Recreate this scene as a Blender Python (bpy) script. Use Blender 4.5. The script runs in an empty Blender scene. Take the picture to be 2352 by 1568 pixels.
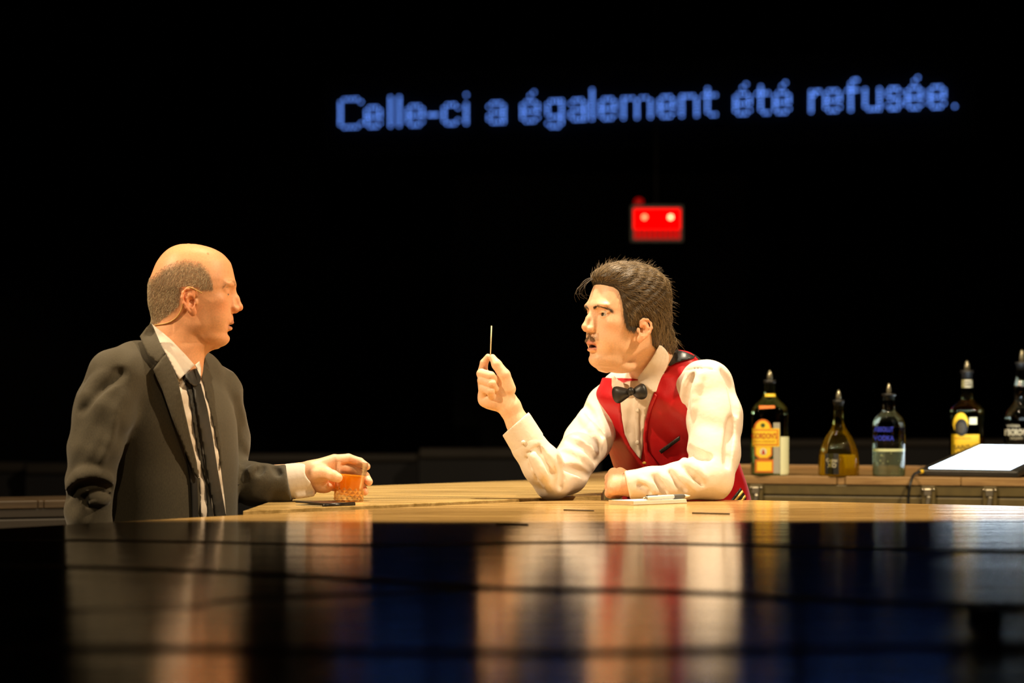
import bpy, math, random
import numpy as np
from mathutils import Vector, Matrix
from mathutils.geometry import delaunay_2d_cdt

random.seed(7); RNG = np.random.default_rng(7)
SC = bpy.context.scene; COL = SC.collection
ZB = 1.08                      # height of the bar top
F = 6000.0; CX = 1176.0; HY = 898.0; HC = 0.25   # focal length in px, image centre, horizon, eye height over the bar

# ------------------------------------------------------------------ camera
cam = bpy.data.cameras.new('camera'); camo = bpy.data.objects.new('camera', cam); COL.objects.link(camo)
cam.sensor_width = 36; cam.lens = F / 2352 * 36
cam.shift_y = -(784 - HY) / 2352.0
camo.location = (0, 0, ZB + HC); camo.rotation_euler = (math.pi / 2, 0, 0)
cam.clip_end = 200
cam.dof.use_dof = True; cam.dof.focus_distance = 5.9; cam.dof.aperture_fstop = cam.lens / 1000 / 0.026
SC.camera = camo

# ------------------------------------------------------------------ world and stage light
w = bpy.data.worlds.new('world'); SC.world = w; w.use_nodes = True
w.node_tree.nodes['Background'].inputs[0].default_value = (0.5, 0.6, 1, 1)
w.node_tree.nodes['Background'].inputs[1].default_value = 0.0006
SC.view_settings.view_transform = 'Standard'; SC.view_settings.look = 'None'
SC.view_settings.gamma = 1; SC.view_settings.use_curve_mapping = False
SC.view_settings.exposure = 0.0
SC.cycles.use_denoising = True

def spot(name, loc, aim, watts, col, angle, blend, radius):
    l = bpy.data.lights.new(name, 'SPOT'); o = bpy.data.objects.new(name, l); COL.objects.link(o)
    o.location = loc; o.rotation_euler = (Vector(aim) - Vector(loc)).to_track_quat('-Z', 'Y').to_euler()
    l.energy = watts; l.color = col; l.spot_size = math.radians(angle); l.spot_blend = blend; l.shadow_soft_size = radius
    return o
WARM = (1.0, 0.755, 0.47)
spot('stage_spot_side', (-3.4, 4.2, ZB + 3.1), (0.8, 8.5, ZB + 0.2), 1020, WARM, 63.5, 0.10, 0.05)
spot('stage_spot_side', (2.6, 4.6, ZB + 3.1), (0.1, 8.0, ZB + 0.3), 750, WARM, 75, 0.10, 0.05)
spot('stage_spot_top', (0.12, 6.35, ZB + 3.6), (0.12, 6.3, ZB), 760, (1.0, 0.86, 0.66), 29, 0.45, 0.05)
spot('stage_spot_wash', (0.0, 6.4, ZB + 3.6), (0.0, 7.5, ZB + 0.3), 330, (1.0, 0.78, 0.48), 81, 0.10, 0.05)
spot('stage_spot_front', (-0.3, 1.5, ZB + 3.6), (0.0, 8.8, ZB + 0.6), 200, WARM, 48.5, 0.08, 0.05)
spot('stage_spot_counter', (2.4, 4.6, ZB + 3.2), (1.2, 7.9, ZB + 0.05), 160, (1.0, 0.82, 0.35), 24, 0.6, 0.06)

# ------------------------------------------------------------------ helpers: objects and materials
def W(px, py, Y):
    return np.array([(px - CX) * Y / F, Y, ZB + HC - (py - HY) * Y / F])
def k_at(Y): return Y / F

def mesh_obj(name, verts, faces, m=None, parent=None, smooth=True, cols=None, mats=None, fm=None):
    me = bpy.data.meshes.new(name)
    V = np.asarray(verts, dtype=np.float32)
    if isinstance(faces, np.ndarray):
        nf, k = faces.shape
        me.vertices.add(len(V)); me.vertices.foreach_set('co', V.ravel())
        me.loops.add(nf * k); me.loops.foreach_set('vertex_index', faces.astype(np.int32).ravel())
        me.polygons.add(nf); me.polygons.foreach_set('loop_start', np.arange(0, nf * k, k, dtype=np.int32))
        me.update(calc_edges=True)
    else:
        me.from_pydata([tuple(map(float, v)) for v in V], [], faces)
    me.polygons.foreach_set('use_smooth', np.full(len(me.polygons), smooth))
    if cols is not None:
        a = me.color_attributes.new('Col', 'FLOAT_COLOR', 'POINT')
        c = np.ones((len(V), 4), np.float32); c[:, :3] = cols
        a.data.foreach_set('color', c.ravel())
    if mats:
        for q in mats: me.materials.append(q)
    elif m: me.materials.append(m)
    if fm is not None: me.polygons.foreach_set('material_index', np.asarray(fm, np.int32))
    me.validate()
    o = bpy.data.objects.new(name, me); COL.objects.link(o)
    if parent is not None: o.parent = parent
    return o

def tag(o, label=None, cat=None, group=None, kind=None):
    if label: o['label'] = label
    if cat: o['category'] = cat
    if group: o['group'] = group
    if kind: o['kind'] = kind
    return o
def thing(name, loc, label, cat, group=None, rot=None):
    o = bpy.data.objects.new(name, None); COL.objects.link(o); o.location = loc
    if rot: o.rotation_euler = rot
    o.empty_display_size = 0.05
    return tag(o, label, cat, group)
def keep(o, parent):           # parent an object whose mesh is in world coordinates
    bpy.context.view_layer.update()
    o.parent = parent; o.matrix_parent_inverse = (Matrix.LocRotScale(parent.location, parent.rotation_euler, parent.scale)).inverted()
    return o

def mat(name, col=(.8, .8, .8), rough=.5, metal=0, spec=.5, vcol=False, sss=0, sheen=0, bump=None, noise=None, trans=0, ior=1.45, emit=None, estr=0, coat=0):
    m = bpy.data.materials.new(name); m.use_nodes = True
    nt = m.node_tree; b = nt.nodes['Principled BSDF']; L = nt.links
    b.inputs['Base Color'].default_value = (*col, 1); b.inputs['Roughness'].default_value = rough
    b.inputs['Metallic'].default_value = metal; b.inputs['Specular IOR Level'].default_value = spec
    b.inputs['IOR'].default_value = ior; b.inputs['Transmission Weight'].default_value = trans
    b.inputs['Coat Weight'].default_value = coat
    if sss:
        b.inputs['Subsurface Weight'].default_value = sss; b.inputs['Subsurface Radius'].default_value = (1, .35, .2); b.inputs['Subsurface Scale'].default_value = .006
    if sheen: b.inputs['Sheen Weight'].default_value = sheen
    if emit: b.inputs['Emission Color'].default_value = (*emit, 1); b.inputs['Emission Strength'].default_value = estr
    src = None
    if vcol:
        a = nt.nodes.new('ShaderNodeVertexColor'); a.layer_name = 'Col'; src = a.outputs[0]
    tc = nt.nodes.new('ShaderNodeTexCoord')
    if noise:                  # (scale, amount, stretch xyz)
        mp = nt.nodes.new('ShaderNodeMapping'); L.new(tc.outputs['Object'], mp.inputs[0]); mp.inputs['Scale'].default_value = noise[2]
        n = nt.nodes.new('ShaderNodeTexNoise'); n.inputs['Scale'].default_value = noise[0]; n.inputs['Detail'].default_value = 6
        L.new(mp.outputs[0], n.inputs['Vector'])
        mr = nt.nodes.new('ShaderNodeMapRange'); mr.inputs['From Min'].default_value = .3; mr.inputs['From Max'].default_value = .7
        mr.inputs['To Min'].default_value = 1 - noise[1]; mr.inputs['To Max'].default_value = 1 + noise[1]
        L.new(n.outputs['Fac'], mr.inputs['Value'])
        mx = nt.nodes.new('ShaderNodeMix'); mx.data_type = 'RGBA'; mx.blend_type = 'MULTIPLY'; mx.inputs['Factor'].default_value = 1
        if src is not None: L.new(src, mx.inputs['A'])
        else: mx.inputs['A'].default_value = (*col, 1)
        L.new(mr.outputs[0], mx.inputs['B']); src = mx.outputs['Result']
    if src is not None: L.new(src, b.inputs['Base Color'])
    if bump:                   # (scale, strength, distance)
        n = nt.nodes.new('ShaderNodeTexNoise'); n.inputs['Scale'].default_value = bump[0]; n.inputs['Detail'].default_value = 4
        L.new(tc.outputs['Object'], n.inputs['Vector'])
        bp = nt.nodes.new('ShaderNodeBump'); bp.inputs['Strength'].default_value = bump[1]; bp.inputs['Distance'].default_value = bump[2]
        L.new(n.outputs['Fac'], bp.inputs['Height']); L.new(bp.outputs[0], b.inputs['Normal'])
    return m

# ------------------------------------------------------------------ helpers: distance fields -> continuous surfaces
def smin(a, b, k):
    h = np.clip(.5 + .5 * (b - a) / k, 0, 1)
    return b + (a - b) * h - k * h * (1 - h)
class Field:
    def __init__(s, lo, hi, h):
        s.lo = np.array(lo, np.float32); s.h = h
        n = np.ceil((np.array(hi) - s.lo) / h).astype(int) + 1
        s.ax = [s.lo[i] + h * np.arange(n[i], dtype=np.float32) for i in range(3)]
        s.D = np.full(n, .08, np.float32); s.n = n
    def sl(s, lo, hi):
        a = np.clip(np.floor((np.array(lo) - s.lo) / s.h).astype(int), 0, s.n)
        b = np.clip(np.ceil((np.array(hi) - s.lo) / s.h).astype(int) + 1, 0, s.n)
        return tuple(slice(int(p), int(q)) for p, q in zip(a, b))
    def co(s, S):
        return s.ax[0][S[0]][:, None, None], s.ax[1][S[1]][None, :, None], s.ax[2][S[2]][None, None, :]
    def put(s, S, d, k, op):
        if op == 'u': s.D[S] = smin(s.D[S], d, k)
        elif op == 's': s.D[S] = -smin(-s.D[S], d, k)
        elif op == 'i': s.D[S] = -smin(-s.D[S], -d, k)
    def ell(s, c, r, k=.005, op='u', R=None):
        c = np.array(c, float); r = np.array(r, float); m = max(r) + k * 1.2 + s.h * 2
        S = s.sl(c - m, c + m)
        if min(q.stop - q.start for q in S) <= 0: return
        X, Y, Z = s.co(S); P = [X - c[0], Y - c[1], Z - c[2]]
        if R is not None: P = [R[0][i] * P[0] + R[1][i] * P[1] + R[2][i] * P[2] for i in range(3)]
        q = [P[i] / r[i] for i in range(3)]
        k0 = np.sqrt(q[0]**2 + q[1]**2 + q[2]**2) + 1e-6
        k1 = np.sqrt((q[0] / r[0])**2 + (q[1] / r[1])**2 + (q[2] / r[2])**2) + 1e-6
        s.put(S, (k0 * (k0 - 1) / k1).astype(np.float32), k, op)
    def rc(s, a, b, ra, rb, k=.005, op='u', fold=None, sq=None):
        a = np.array(a, float); b = np.array(b, float); m = max(ra, rb) + k * 1.2 + s.h * 2
        if sq: m *= 1.3
        S = s.sl(np.minimum(a, b) - m, np.maximum(a, b) + m)
        if min(q.stop - q.start for q in S) <= 0: return
        X, Y, Z = s.co(S); P = [X - a[0], Y - a[1], Z - a[2]]; d = b - a; L2 = float(d @ d) + 1e-12
        t = np.clip((P[0] * d[0] + P[1] * d[1] + P[2] * d[2]) / L2, 0, 1)
        Q = [P[i] - t * d[i] for i in range(3)]
        if sq:                 # squash along unit direction n by factor f (thinner when f>1)
            n, f = sq; e = (Q[0] * n[0] + Q[1] * n[1] + Q[2] * n[2]) * (f - 1)
            Q = [Q[i] + e * n[i] for i in range(3)]
        dd = np.sqrt(Q[0]**2 + Q[1]**2 + Q[2]**2) - (ra + (rb - ra) * t)
        if fold: dd = dd + fold(t, X, Y, Z)
        s.put(S, dd.astype(np.float32), k, op)
    def chain(s, pts, k=.005, op='u', **kw):
        for (a, ra), (b, rb) in zip(pts[:-1], pts[1:]): s.rc(a, b, ra, rb, k, op, **kw)
    def sample(s, P):
        q = (np.asarray(P) - s.lo) / s.h; i = np.floor(q).astype(int)
        i = np.clip(i, 0, s.n - 2); f = np.clip(q - i, 0, 1); D = s.D; r = 0
        for a in (0, 1):
            for b in (0, 1):
                for c in (0, 1):
                    wgt = (f[:, 0] if a else 1 - f[:, 0]) * (f[:, 1] if b else 1 - f[:, 1]) * (f[:, 2] if c else 1 - f[:, 2])
                    r = r + wgt * D[i[:, 0] + a, i[:, 1] + b, i[:, 2] + c]
        return r
    def grad(s, P):
        e = s.h; g = np.stack([s.sample(P + np.eye(3)[i] * e) - s.sample(P - np.eye(3)[i] * e) for i in range(3)], 1)
        return g / (np.linalg.norm(g, axis=1, keepdims=True) + 1e-9)
    def mesh(s, smooth=1):
        D = s.D; ins = D < 0; n = s.n
        c = np.zeros(n - 1, np.int8)
        for a in (0, 1):
            for b in (0, 1):
                for d in (0, 1): c += ins[a:n[0] - 1 + a, b:n[1] - 1 + b, d:n[2] - 1 + d]
        act = (c > 0) & (c < 8); I = np.argwhere(act)
        vid = np.full(n - 1, -1, np.int32); vid[act] = np.arange(len(I))
        acc = np.zeros((len(I), 3)); cnt = np.zeros(len(I))
        cor = [(a, b, d) for a in (0, 1) for b in (0, 1) for d in (0, 1)]
        for p in cor:
            for ax in range(3):
                if p[ax]: continue
                q = list(p); q[ax] = 1
                da = D[I[:, 0] + p[0], I[:, 1] + p[1], I[:, 2] + p[2]]; db = D[I[:, 0] + q[0], I[:, 1] + q[1], I[:, 2] + q[2]]
                m = (da < 0) != (db < 0); t = np.where(m, da / np.where(m, da - db, 1), 0)
                e = np.array(p, float)[None] + np.zeros((len(I), 3)); e[:, ax] += t
                acc[m] += e[m]; cnt[m] += 1
        V = s.lo + s.h * (I + acc / cnt[:, None])
        Fs = []
        for ax in range(3):
            u, v = (ax + 1) % 3, (ax + 2) % 3
            a = [slice(None)] * 3; b = [slice(None)] * 3; a[ax] = slice(0, -1); b[ax] = slice(1, None)
            sg = ins[tuple(a)] != ins[tuple(b)]; E = np.argwhere(sg)
            E = E[(E[:, u] > 0) & (E[:, v] > 0) & (E[:, u] < n[u] - 1) & (E[:, v] < n[v] - 1)]
            o = ins[E[:, 0], E[:, 1], E[:, 2]]
            def g(du, dv):
                J = E.copy(); J[:, u] += du; J[:, v] += dv; return vid[J[:, 0], J[:, 1], J[:, 2]]
            qd = np.stack([g(-1, -1), g(0, -1), g(0, 0), g(-1, 0)], 1)
            qd[~o] = qd[~o][:, ::-1]; Fs.append(qd)
        Fc = np.concatenate(Fs); Fc = Fc[(Fc >= 0).all(1)]
        for _ in range(smooth):
            A = np.zeros_like(V); N = np.zeros(len(V))
            for i in range(4):
                np.add.at(A, Fc[:, i], V[Fc[:, (i + 1) % 4]]); np.add.at(N, Fc[:, i], 1)
                np.add.at(A, Fc[:, i], V[Fc[:, (i + 3) % 4]]); np.add.at(N, Fc[:, i], 1)
            V = V + .5 * (A / np.maximum(N, 1)[:, None] - V)
        return V, Fc

def hermite(xs, ys, x):
    xs = np.array(xs, float); ys = np.array(ys, float); o = np.argsort(xs); xs = xs[o]; ys = ys[o]
    d = np.diff(ys) / np.diff(xs); m = np.zeros(len(xs)); m[0] = d[0]; m[-1] = d[-1]
    for i in range(1, len(xs) - 1): m[i] = 0 if d[i - 1] * d[i] <= 0 else 2 * d[i - 1] * d[i] / (d[i - 1] + d[i])
    x = np.clip(x, xs[0], xs[-1]); i = np.clip(np.searchsorted(xs, x) - 1, 0, len(xs) - 2)
    h = xs[i + 1] - xs[i]; t = (x - xs[i]) / h
    return (ys[i] * (2 * t**3 - 3 * t**2 + 1) + m[i] * h * (t**3 - 2 * t**2 + t) + ys[i + 1] * (-2 * t**3 + 3 * t**2) + m[i + 1] * h * (t**3 - t**2))

def loft(fl, O, fwd, tab, k=.02, op='u', p=2.4):
    """torso: stack of superelliptic sections; tab rows (z above O, half width, half depth, centre forward, centre left)"""
    T = np.array(tab, float); fwd = np.array(fwd, float); fwd /= np.linalg.norm(fwd); lf = np.array([-fwd[1], fwd[0]])
    m = T[:, 1:3].max() + np.abs(T[:, 3:]).max() + .06
    S = fl.sl((O[0] - m, O[1] - m, O[2] + T[:, 0].min() - .02), (O[0] + m, O[1] + m, O[2] + T[:, 0].max() + .02))
    X, Y, Z = fl.co(S); z = Z - O[2]
    a, d, cf, cl = [hermite(T[:, 0], T[:, i], z[0, 0])[None, None, :] for i in (1, 2, 3, 4)]
    u = (X - O[0]) * fwd[0] + (Y - O[1]) * fwd[1] - cf; v = (X - O[0]) * lf[0] + (Y - O[1]) * lf[1] - cl
    Q = (np.abs(u / d)**p + np.abs(v / a)**p)**(1 / p) + 1e-4; r = np.sqrt(u * u + v * v)
    dd = (Q - 1) / Q * np.maximum(r, .01)
    dd = np.maximum(dd, np.maximum(z - T[:, 0].max(), T[:, 0].min() - z))
    fl.put(S, dd.astype(np.float32), k, op)

def inside(poly, P):
    r = np.zeros(len(P), bool); n = len(poly)
    for i in range(n):
        (x1, y1), (x2, y2) = poly[i], poly[(i + 1) % n]
        c = ((y1 > P[:, 1]) != (y2 > P[:, 1])) & (P[:, 0] < (x2 - x1) * (P[:, 1] - y1) / (y2 - y1 + 1e-12) + x1)
        r ^= c
    return r
def dense(poly, step):
    out = []
    for i in range(len(poly)):
        a = np.array(poly[i], float); b = np.array(poly[(i + 1) % len(poly)], float); n = max(1, int(np.linalg.norm(b - a) / step))
        out += [tuple(a + (b - a) * j / n) for j in range(n)]
    return out
def smooth_poly(poly, it=1):
    for _ in range(it):
        o = []
        for i in range(len(poly)):
            a = np.array(poly[i], float); b = np.array(poly[(i + 1) % len(poly)], float)
            o += [tuple(a * .75 + b * .25), tuple(a * .25 + b * .75)]
        poly = o
    return poly
def patch(fl, poly, off, thick, res=6, near=4.9, far=6.8, relief=None, fallback=None, it=2, dmax=.14):
    """a sheet of cloth or paper laid on a body surface: outline seen from the front, draped at distance off, real thickness"""
    B = dense(poly, res); P = np.array(B); lo = P.min(0); hi = P.max(0)
    gx, gy = np.meshgrid(np.arange(lo[0], hi[0], res), np.arange(lo[1], hi[1], res)); G = np.stack([gx.ravel(), gy.ravel()], 1)
    G = G[inside(B, G)]
    if len(G):
        dm = np.min(np.linalg.norm(G[:, None] - P[None], axis=2), axis=1); G = G[dm > res * .55]
    pts = [Vector(p) for p in B] + [Vector(p) for p in G]; nb = len(B)
    v, e, f, *_ = delaunay_2d_cdt(pts, [], [list(range(nb))], 1, 1e-6)
    v = np.array([tuple(q) for q in v]); f = [list(q) for q in f]
    near = max(near, float(fl.lo[1]) + fl.h); far = min(far, float(fl.ax[1][-1])); Ys = np.arange(near, far, .006); ray = np.stack([(v[:, 0] - CX) / F, np.ones(len(v)), -(v[:, 1] - HY) / F], 1)
    org = np.array([0, 0, ZB + HC]); hitY = np.full(len(v), np.nan); prev = None
    for Y in Ys:
        d = fl.sample(org + ray * Y) - off
        if prev is not None:
            c = (d < 0) & (prev >= 0) & np.isnan(hitY)
            hitY[c] = Y - .006 * (-d[c]) / (prev[c] - d[c] + 1e-9)
        prev = d
    if (~np.isnan(hitY)).any(): md_ = np.nanmedian(hitY); hitY[(hitY > md_ + dmax) | (hitY < md_ - max(dmax, .08))] = np.nan
    bad = np.isnan(hitY)
    if bad.any():
        if (~bad).any():
            gi = np.where(~bad)[0]
            for i in np.where(bad)[0]:
                j = gi[np.argmin(((v[gi] - v[i])**2).sum(1))]; hitY[i] = hitY[j]
        else: hitY[:] = fallback
    # relax depth
    nbr = [set() for _ in v]
    for q in f:
        for a, b in zip(q, q[1:] + q[:1]): nbr[a].add(b); nbr[b].add(a)
    for _ in range(it):
        hitY = np.array([.5 * hitY[i] + .5 * np.mean(hitY[list(nb_)]) if nb_ else hitY[i] for i, nb_ in enumerate(nbr)])
    T = np.full(len(v), thick) if relief is None else thick + relief(v)
    A = org + ray * hitY[:, None]; Bk = org + ray * (hitY - T)[:, None]
    n = len(v); V = np.concatenate([Bk, A]); FF = []
    cnt = {}
    for q in f:
        ar = sum(v[q[i]][0] * v[q[(i + 1) % len(q)]][1] - v[q[(i + 1) % len(q)]][0] * v[q[i]][1] for i in range(len(q)))
        if ar > 0: q = q[::-1]
        FF.append(q); FF.append([i + n for i in q[::-1]])
        for a, b in zip(q, q[1:] + q[:1]): cnt[(a, b)] = 1
    for (a, b) in cnt:
        if (b, a) not in cnt: FF.append([b, a, a + n, b + n])
    return V, FF

def cast(fl, pts, near=4.9, far=6.8):
    v = np.array(pts, float); ray = np.stack([(v[:, 0] - CX) / F, np.ones(len(v)), -(v[:, 1] - HY) / F], 1); org = np.array([0, 0, ZB + HC])
    out = np.full(len(v), np.nan); prev = None
    for Y in np.arange(near, far, .005):
        d = fl.sample(org + ray * Y)
        if prev is not None: c = (d < 0) & (prev >= 0) & np.isnan(out); out[c] = Y
        prev = d
    return out
def crease(fl, pts, r, k=.008, op='s', depth=0.0):
    """fold or tuck in cloth: follows the surface under the drawn line; op s = tuck, u = raised fold"""
    P = spline([(a, b, 0) for a, b in pts], 6 * len(pts))[:, :2]; Yv = cast(fl, P); ok = ~np.isnan(Yv); P = P[ok]; Yv = Yv[ok]
    if len(P) < 2: return
    n = len(P); tp = np.sin(np.linspace(.25, math.pi - .25, n))
    fl.chain([(W(P[i, 0], P[i, 1], Yv[i] + depth), r * tp[i]) for i in range(n)], k, op)

def seam(fl, pts, name, m, parent, r=.0008, lift=.0002):
    P = spline([(a, b, 0) for a, b in pts], 8 * len(pts))[:, :2]; Yv = cast(fl, P); ok = ~np.isnan(Yv); P = P[ok]; Yv = Yv[ok]
    for _ in range(3): Yv[1:-1] = (Yv[:-2] + Yv[1:-1] + Yv[2:]) / 3
    v, f = tube([W(a, b, y - lift) for (a, b), y in zip(P, Yv)], r, 6); return keep(mesh_obj(name, v, f, m), parent)

def tube(pts, rad, n=8, closed=True):
    P = np.array(pts, float); R = np.full(len(P), rad) if np.isscalar(rad) else np.array(rad, float)
    V = []; Fs = []; T = np.gradient(P, axis=0); T /= np.linalg.norm(T, axis=1, keepdims=True) + 1e-12
    up = np.array([0, 0, 1.]) if abs(T[0][2]) < .9 else np.array([1., 0, 0])
    for i in range(len(P)):
        a = np.cross(T[i], up); a /= np.linalg.norm(a) + 1e-12; b = np.cross(a, T[i]); up = b
        for j in range(n):
            t = 2 * math.pi * j / n; V.append(P[i] + R[i] * (math.cos(t) * a + math.sin(t) * b))
    for i in range(len(P) - 1):
        for j in range(n): Fs.append([i * n + j, i * n + (j + 1) % n, (i + 1) * n + (j + 1) % n, (i + 1) * n + j])
    if closed: Fs.append(list(range(n))[::-1]); Fs.append([(len(P) - 1) * n + j for j in range(n)])
    return np.array(V), Fs
def spline(pts, n):
    P = np.array(pts, float); t = np.linspace(0, len(P) - 1, n); i = np.clip(t.astype(int), 0, len(P) - 2); f = (t - i)[:, None]
    p0 = P[np.maximum(i - 1, 0)]; p1 = P[i]; p2 = P[i + 1]; p3 = P[np.minimum(i + 2, len(P) - 1)]
    return .5 * (2 * p1 + (p2 - p0) * f + (2 * p0 - 5 * p1 + 4 * p2 - p3) * f**2 + (3 * p1 - p0 - 3 * p2 + p3) * f**3)
def lathe(prof, n=32, cap=True):
    V = []; Fs = []
    for r, z in prof:
        for j in range(n): V.append((r * math.cos(2 * math.pi * j / n), r * math.sin(2 * math.pi * j / n), z))
    for i in range(len(prof) - 1):
        for j in range(n): Fs.append([i * n + j, i * n + (j + 1) % n, (i + 1) * n + (j + 1) % n, (i + 1) * n + j])
    if cap: Fs.append(list(range(n))[::-1]); Fs.append([(len(prof) - 1) * n + j for j in range(n)])
    return V, Fs
def join(parts):
    V = []; Fs = []; o = 0
    for v, f in parts:
        V += [tuple(x) for x in v]; Fs += [[int(i) + o for i in q] for q in f]; o += len(v)
    return V, Fs
def box(lo, hi, bev=0.0):
    x0, y0, z0 = lo; x1, y1, z1 = hi
    if bev <= 0:
        V = [(x, y, z) for z in (z0, z1) for y in (y0, y1) for x in (x0, x1)]
        return V, [[0, 2, 3, 1], [4, 5, 7, 6], [0, 1, 5, 4], [2, 6, 7, 3], [0, 4, 6, 2], [1, 3, 7, 5]]
    b = bev; V = []; ring = [(x0 + b, y0), (x1 - b, y0), (x1, y0 + b), (x1, y1 - b), (x1 - b, y1), (x0 + b, y1), (x0, y1 - b), (x0, y0 + b)]
    cx, cy = (x0 + x1) / 2, (y0 + y1) / 2
    def ins(p): return (p[0] + (b if p[0] < cx else -b) * .6, p[1] + (b if p[1] < cy else -b) * .6)
    lv = [(z0, True), (z0 + b, False), (z1 - b, False), (z1, True)]
    for z, i_ in lv:
        for p in ring: q = ins(p) if i_ else p; V.append((q[0], q[1], z))
    Fs = [[i * 8 + j, i * 8 + (j + 1) % 8, (i + 1) * 8 + (j + 1) % 8, (i + 1) * 8 + j] for i in range(3) for j in range(8)]
    Fs += [list(range(8))[::-1], [24 + j for j in range(8)]]
    return V, Fs
def prism(poly, z0, z1):       # polygon (x,y) counter-clockwise
    n = len(poly); V = [(x, y, z0) for x, y in poly] + [(x, y, z1) for x, y in poly]
    return V, [list(range(n))[::-1], [n + i for i in range(n)]] + [[i, (i + 1) % n, n + (i + 1) % n, n + i] for i in range(n)]
def xf(vf, M):
    v, f = vf; return [tuple(M @ Vector(p)) for p in v], f
def strands(roots, dirs, normals, length, seg, rad, lift=.3, curl=.0, droop=None, fl=None, off=None):
    """hair: tapered three-sided strands; fl keeps them lying on a surface"""
    n = len(roots); P = [roots.copy()]; d = dirs.copy(); L = np.asarray(length).reshape(-1, 1) / seg * np.ones((n, 1))
    ph = RNG.uniform(0, 6.28, (n, 3))
    for i in range(seg):
        d = d + (normals * lift if i == 0 else 0) + curl * np.sin(ph + i * 1.3)
        if droop is not None: d = d + droop
        d /= np.linalg.norm(d, axis=1, keepdims=True) + 1e-9
        p = P[-1] + d * L
        if fl is not None:
            s = fl.sample(p); g = fl.grad(p); tgt = off * (1 if np.isscalar(off) else 1)
            p = p + g * np.clip(tgt - s, -.004, .004)[:, None] * .8; d = p - P[-1]; d /= np.linalg.norm(d, axis=1, keepdims=True) + 1e-9
        P.append(p)
    V = np.zeros((n, (seg + 1) * 3, 3)); Fs = []
    for i in range(seg + 1):
        T = (P[min(i + 1, seg)] - P[max(i - 1, 0)]); T /= np.linalg.norm(T, axis=1, keepdims=True) + 1e-9
        a = np.cross(T, normals + .01); a /= np.linalg.norm(a, axis=1, keepdims=True) + 1e-9; b = np.cross(T, a)
        r = rad * (1 - .8 * (i / seg)**1.5)
        for j in range(3):
            t = 2 * math.pi * j / 3; V[:, i * 3 + j] = P[i] + r * (math.cos(t) * a + math.sin(t) * b)
    q = []
    for i in range(seg):
        for j in range(3): q.append([i * 3 + j, i * 3 + (j + 1) % 3, (i + 1) * 3 + (j + 1) % 3, (i + 1) * 3 + j])
    q = np.array(q); Fc = (q[None] + (np.arange(n) * (seg + 1) * 3)[:, None, None]).reshape(-1, 4)
    return V.reshape(-1, 3), Fc

# ------------------------------------------------------------------ people: heads
HT = np.array([  # z, front, back, half width, widest x   (mm, face without nose and lips)
 (92.1, -5, -12, 4, -8), (91.8, 0, -17, 9, -8), (90.4, 12, -28, 20, -9), (87.5, 26, -38, 31, -10), (83.5, 40, -47, 40, -11), (79, 51, -54, 48, -12), (70, 66, -64, 58, -12),
 (60, 76, -72, 64, -12), (49, 84, -79, 69, -12), (27, 90, -88, 75, -12), (10, 93, -94, 77, -12), (0, 93, -96, 77, -11), (-10, 89, -96, 76, -8),
 (-20, 85.5, -95, 74, -4), (-35, 84.5, -93, 71, 0), (-50, 85, -88, 68, 4), (-62, 85.5, -80, 65, 8), (-76, 84.5, -60, 61.5, 12), (-86, 81.5, -38, 59, 15),
 (-95, 80, -20, 55, 18), (-106, 76.5, 0, 49, 23), (-115, 77.5, 14, 43, 27), (-122, 74, 26, 35, 32), (-128, 65, 38, 24, 42), (-132, 52, 46, 6, 49)])
def ear(g, s, ex, ez, sc, flare):
    def P(x, z, o): return np.array([(ex + x * sc), s * (69 + o * flare), ez + z * sc]) / 1000
    out = [(6, -27, 3), (9, -16, 6), (3, -10, 9), (-7, -10, 13), (-15, -18, 17), (-17.5, -29, 19), (-14, -41, 18), (-8, -51, 15), (-2, -59, 12)]
    pl = [(-1, -22, 8), (-6, -34, 11), (0, -47, 9)]
    for (x, z, o), r in zip(pl, (11.5, 12.5, 11)):
        g.ell(P(x, z, o), (r * sc / 1000, .0042, (r + 3) * sc / 1000), .003)
    g.chain([(P(*q), .0031 * sc) for q in out], .0025)
    g.chain([(P(-3, -21, 12), .0024), (P(-9, -30, 15), .0027), (P(-6, -43, 14), .0027), (P(3, -52, 10), .0028)], .0025)
    g.ell(P(5, -60, 7), (.0085 * sc, .0045, .0095 * sc), .004)               # lobe
    g.ell(P(11, -38, 3), (.004, .003, .006), .004)                            # tragus
    g.ell(P(2, -38, 15), (.0085 * sc, .009, .0125 * sc), .002, 's')           # concha
    g.ell(P(-8, -19, 17.5), (.006 * sc, .0035, .007 * sc), .002, 's')
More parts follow.
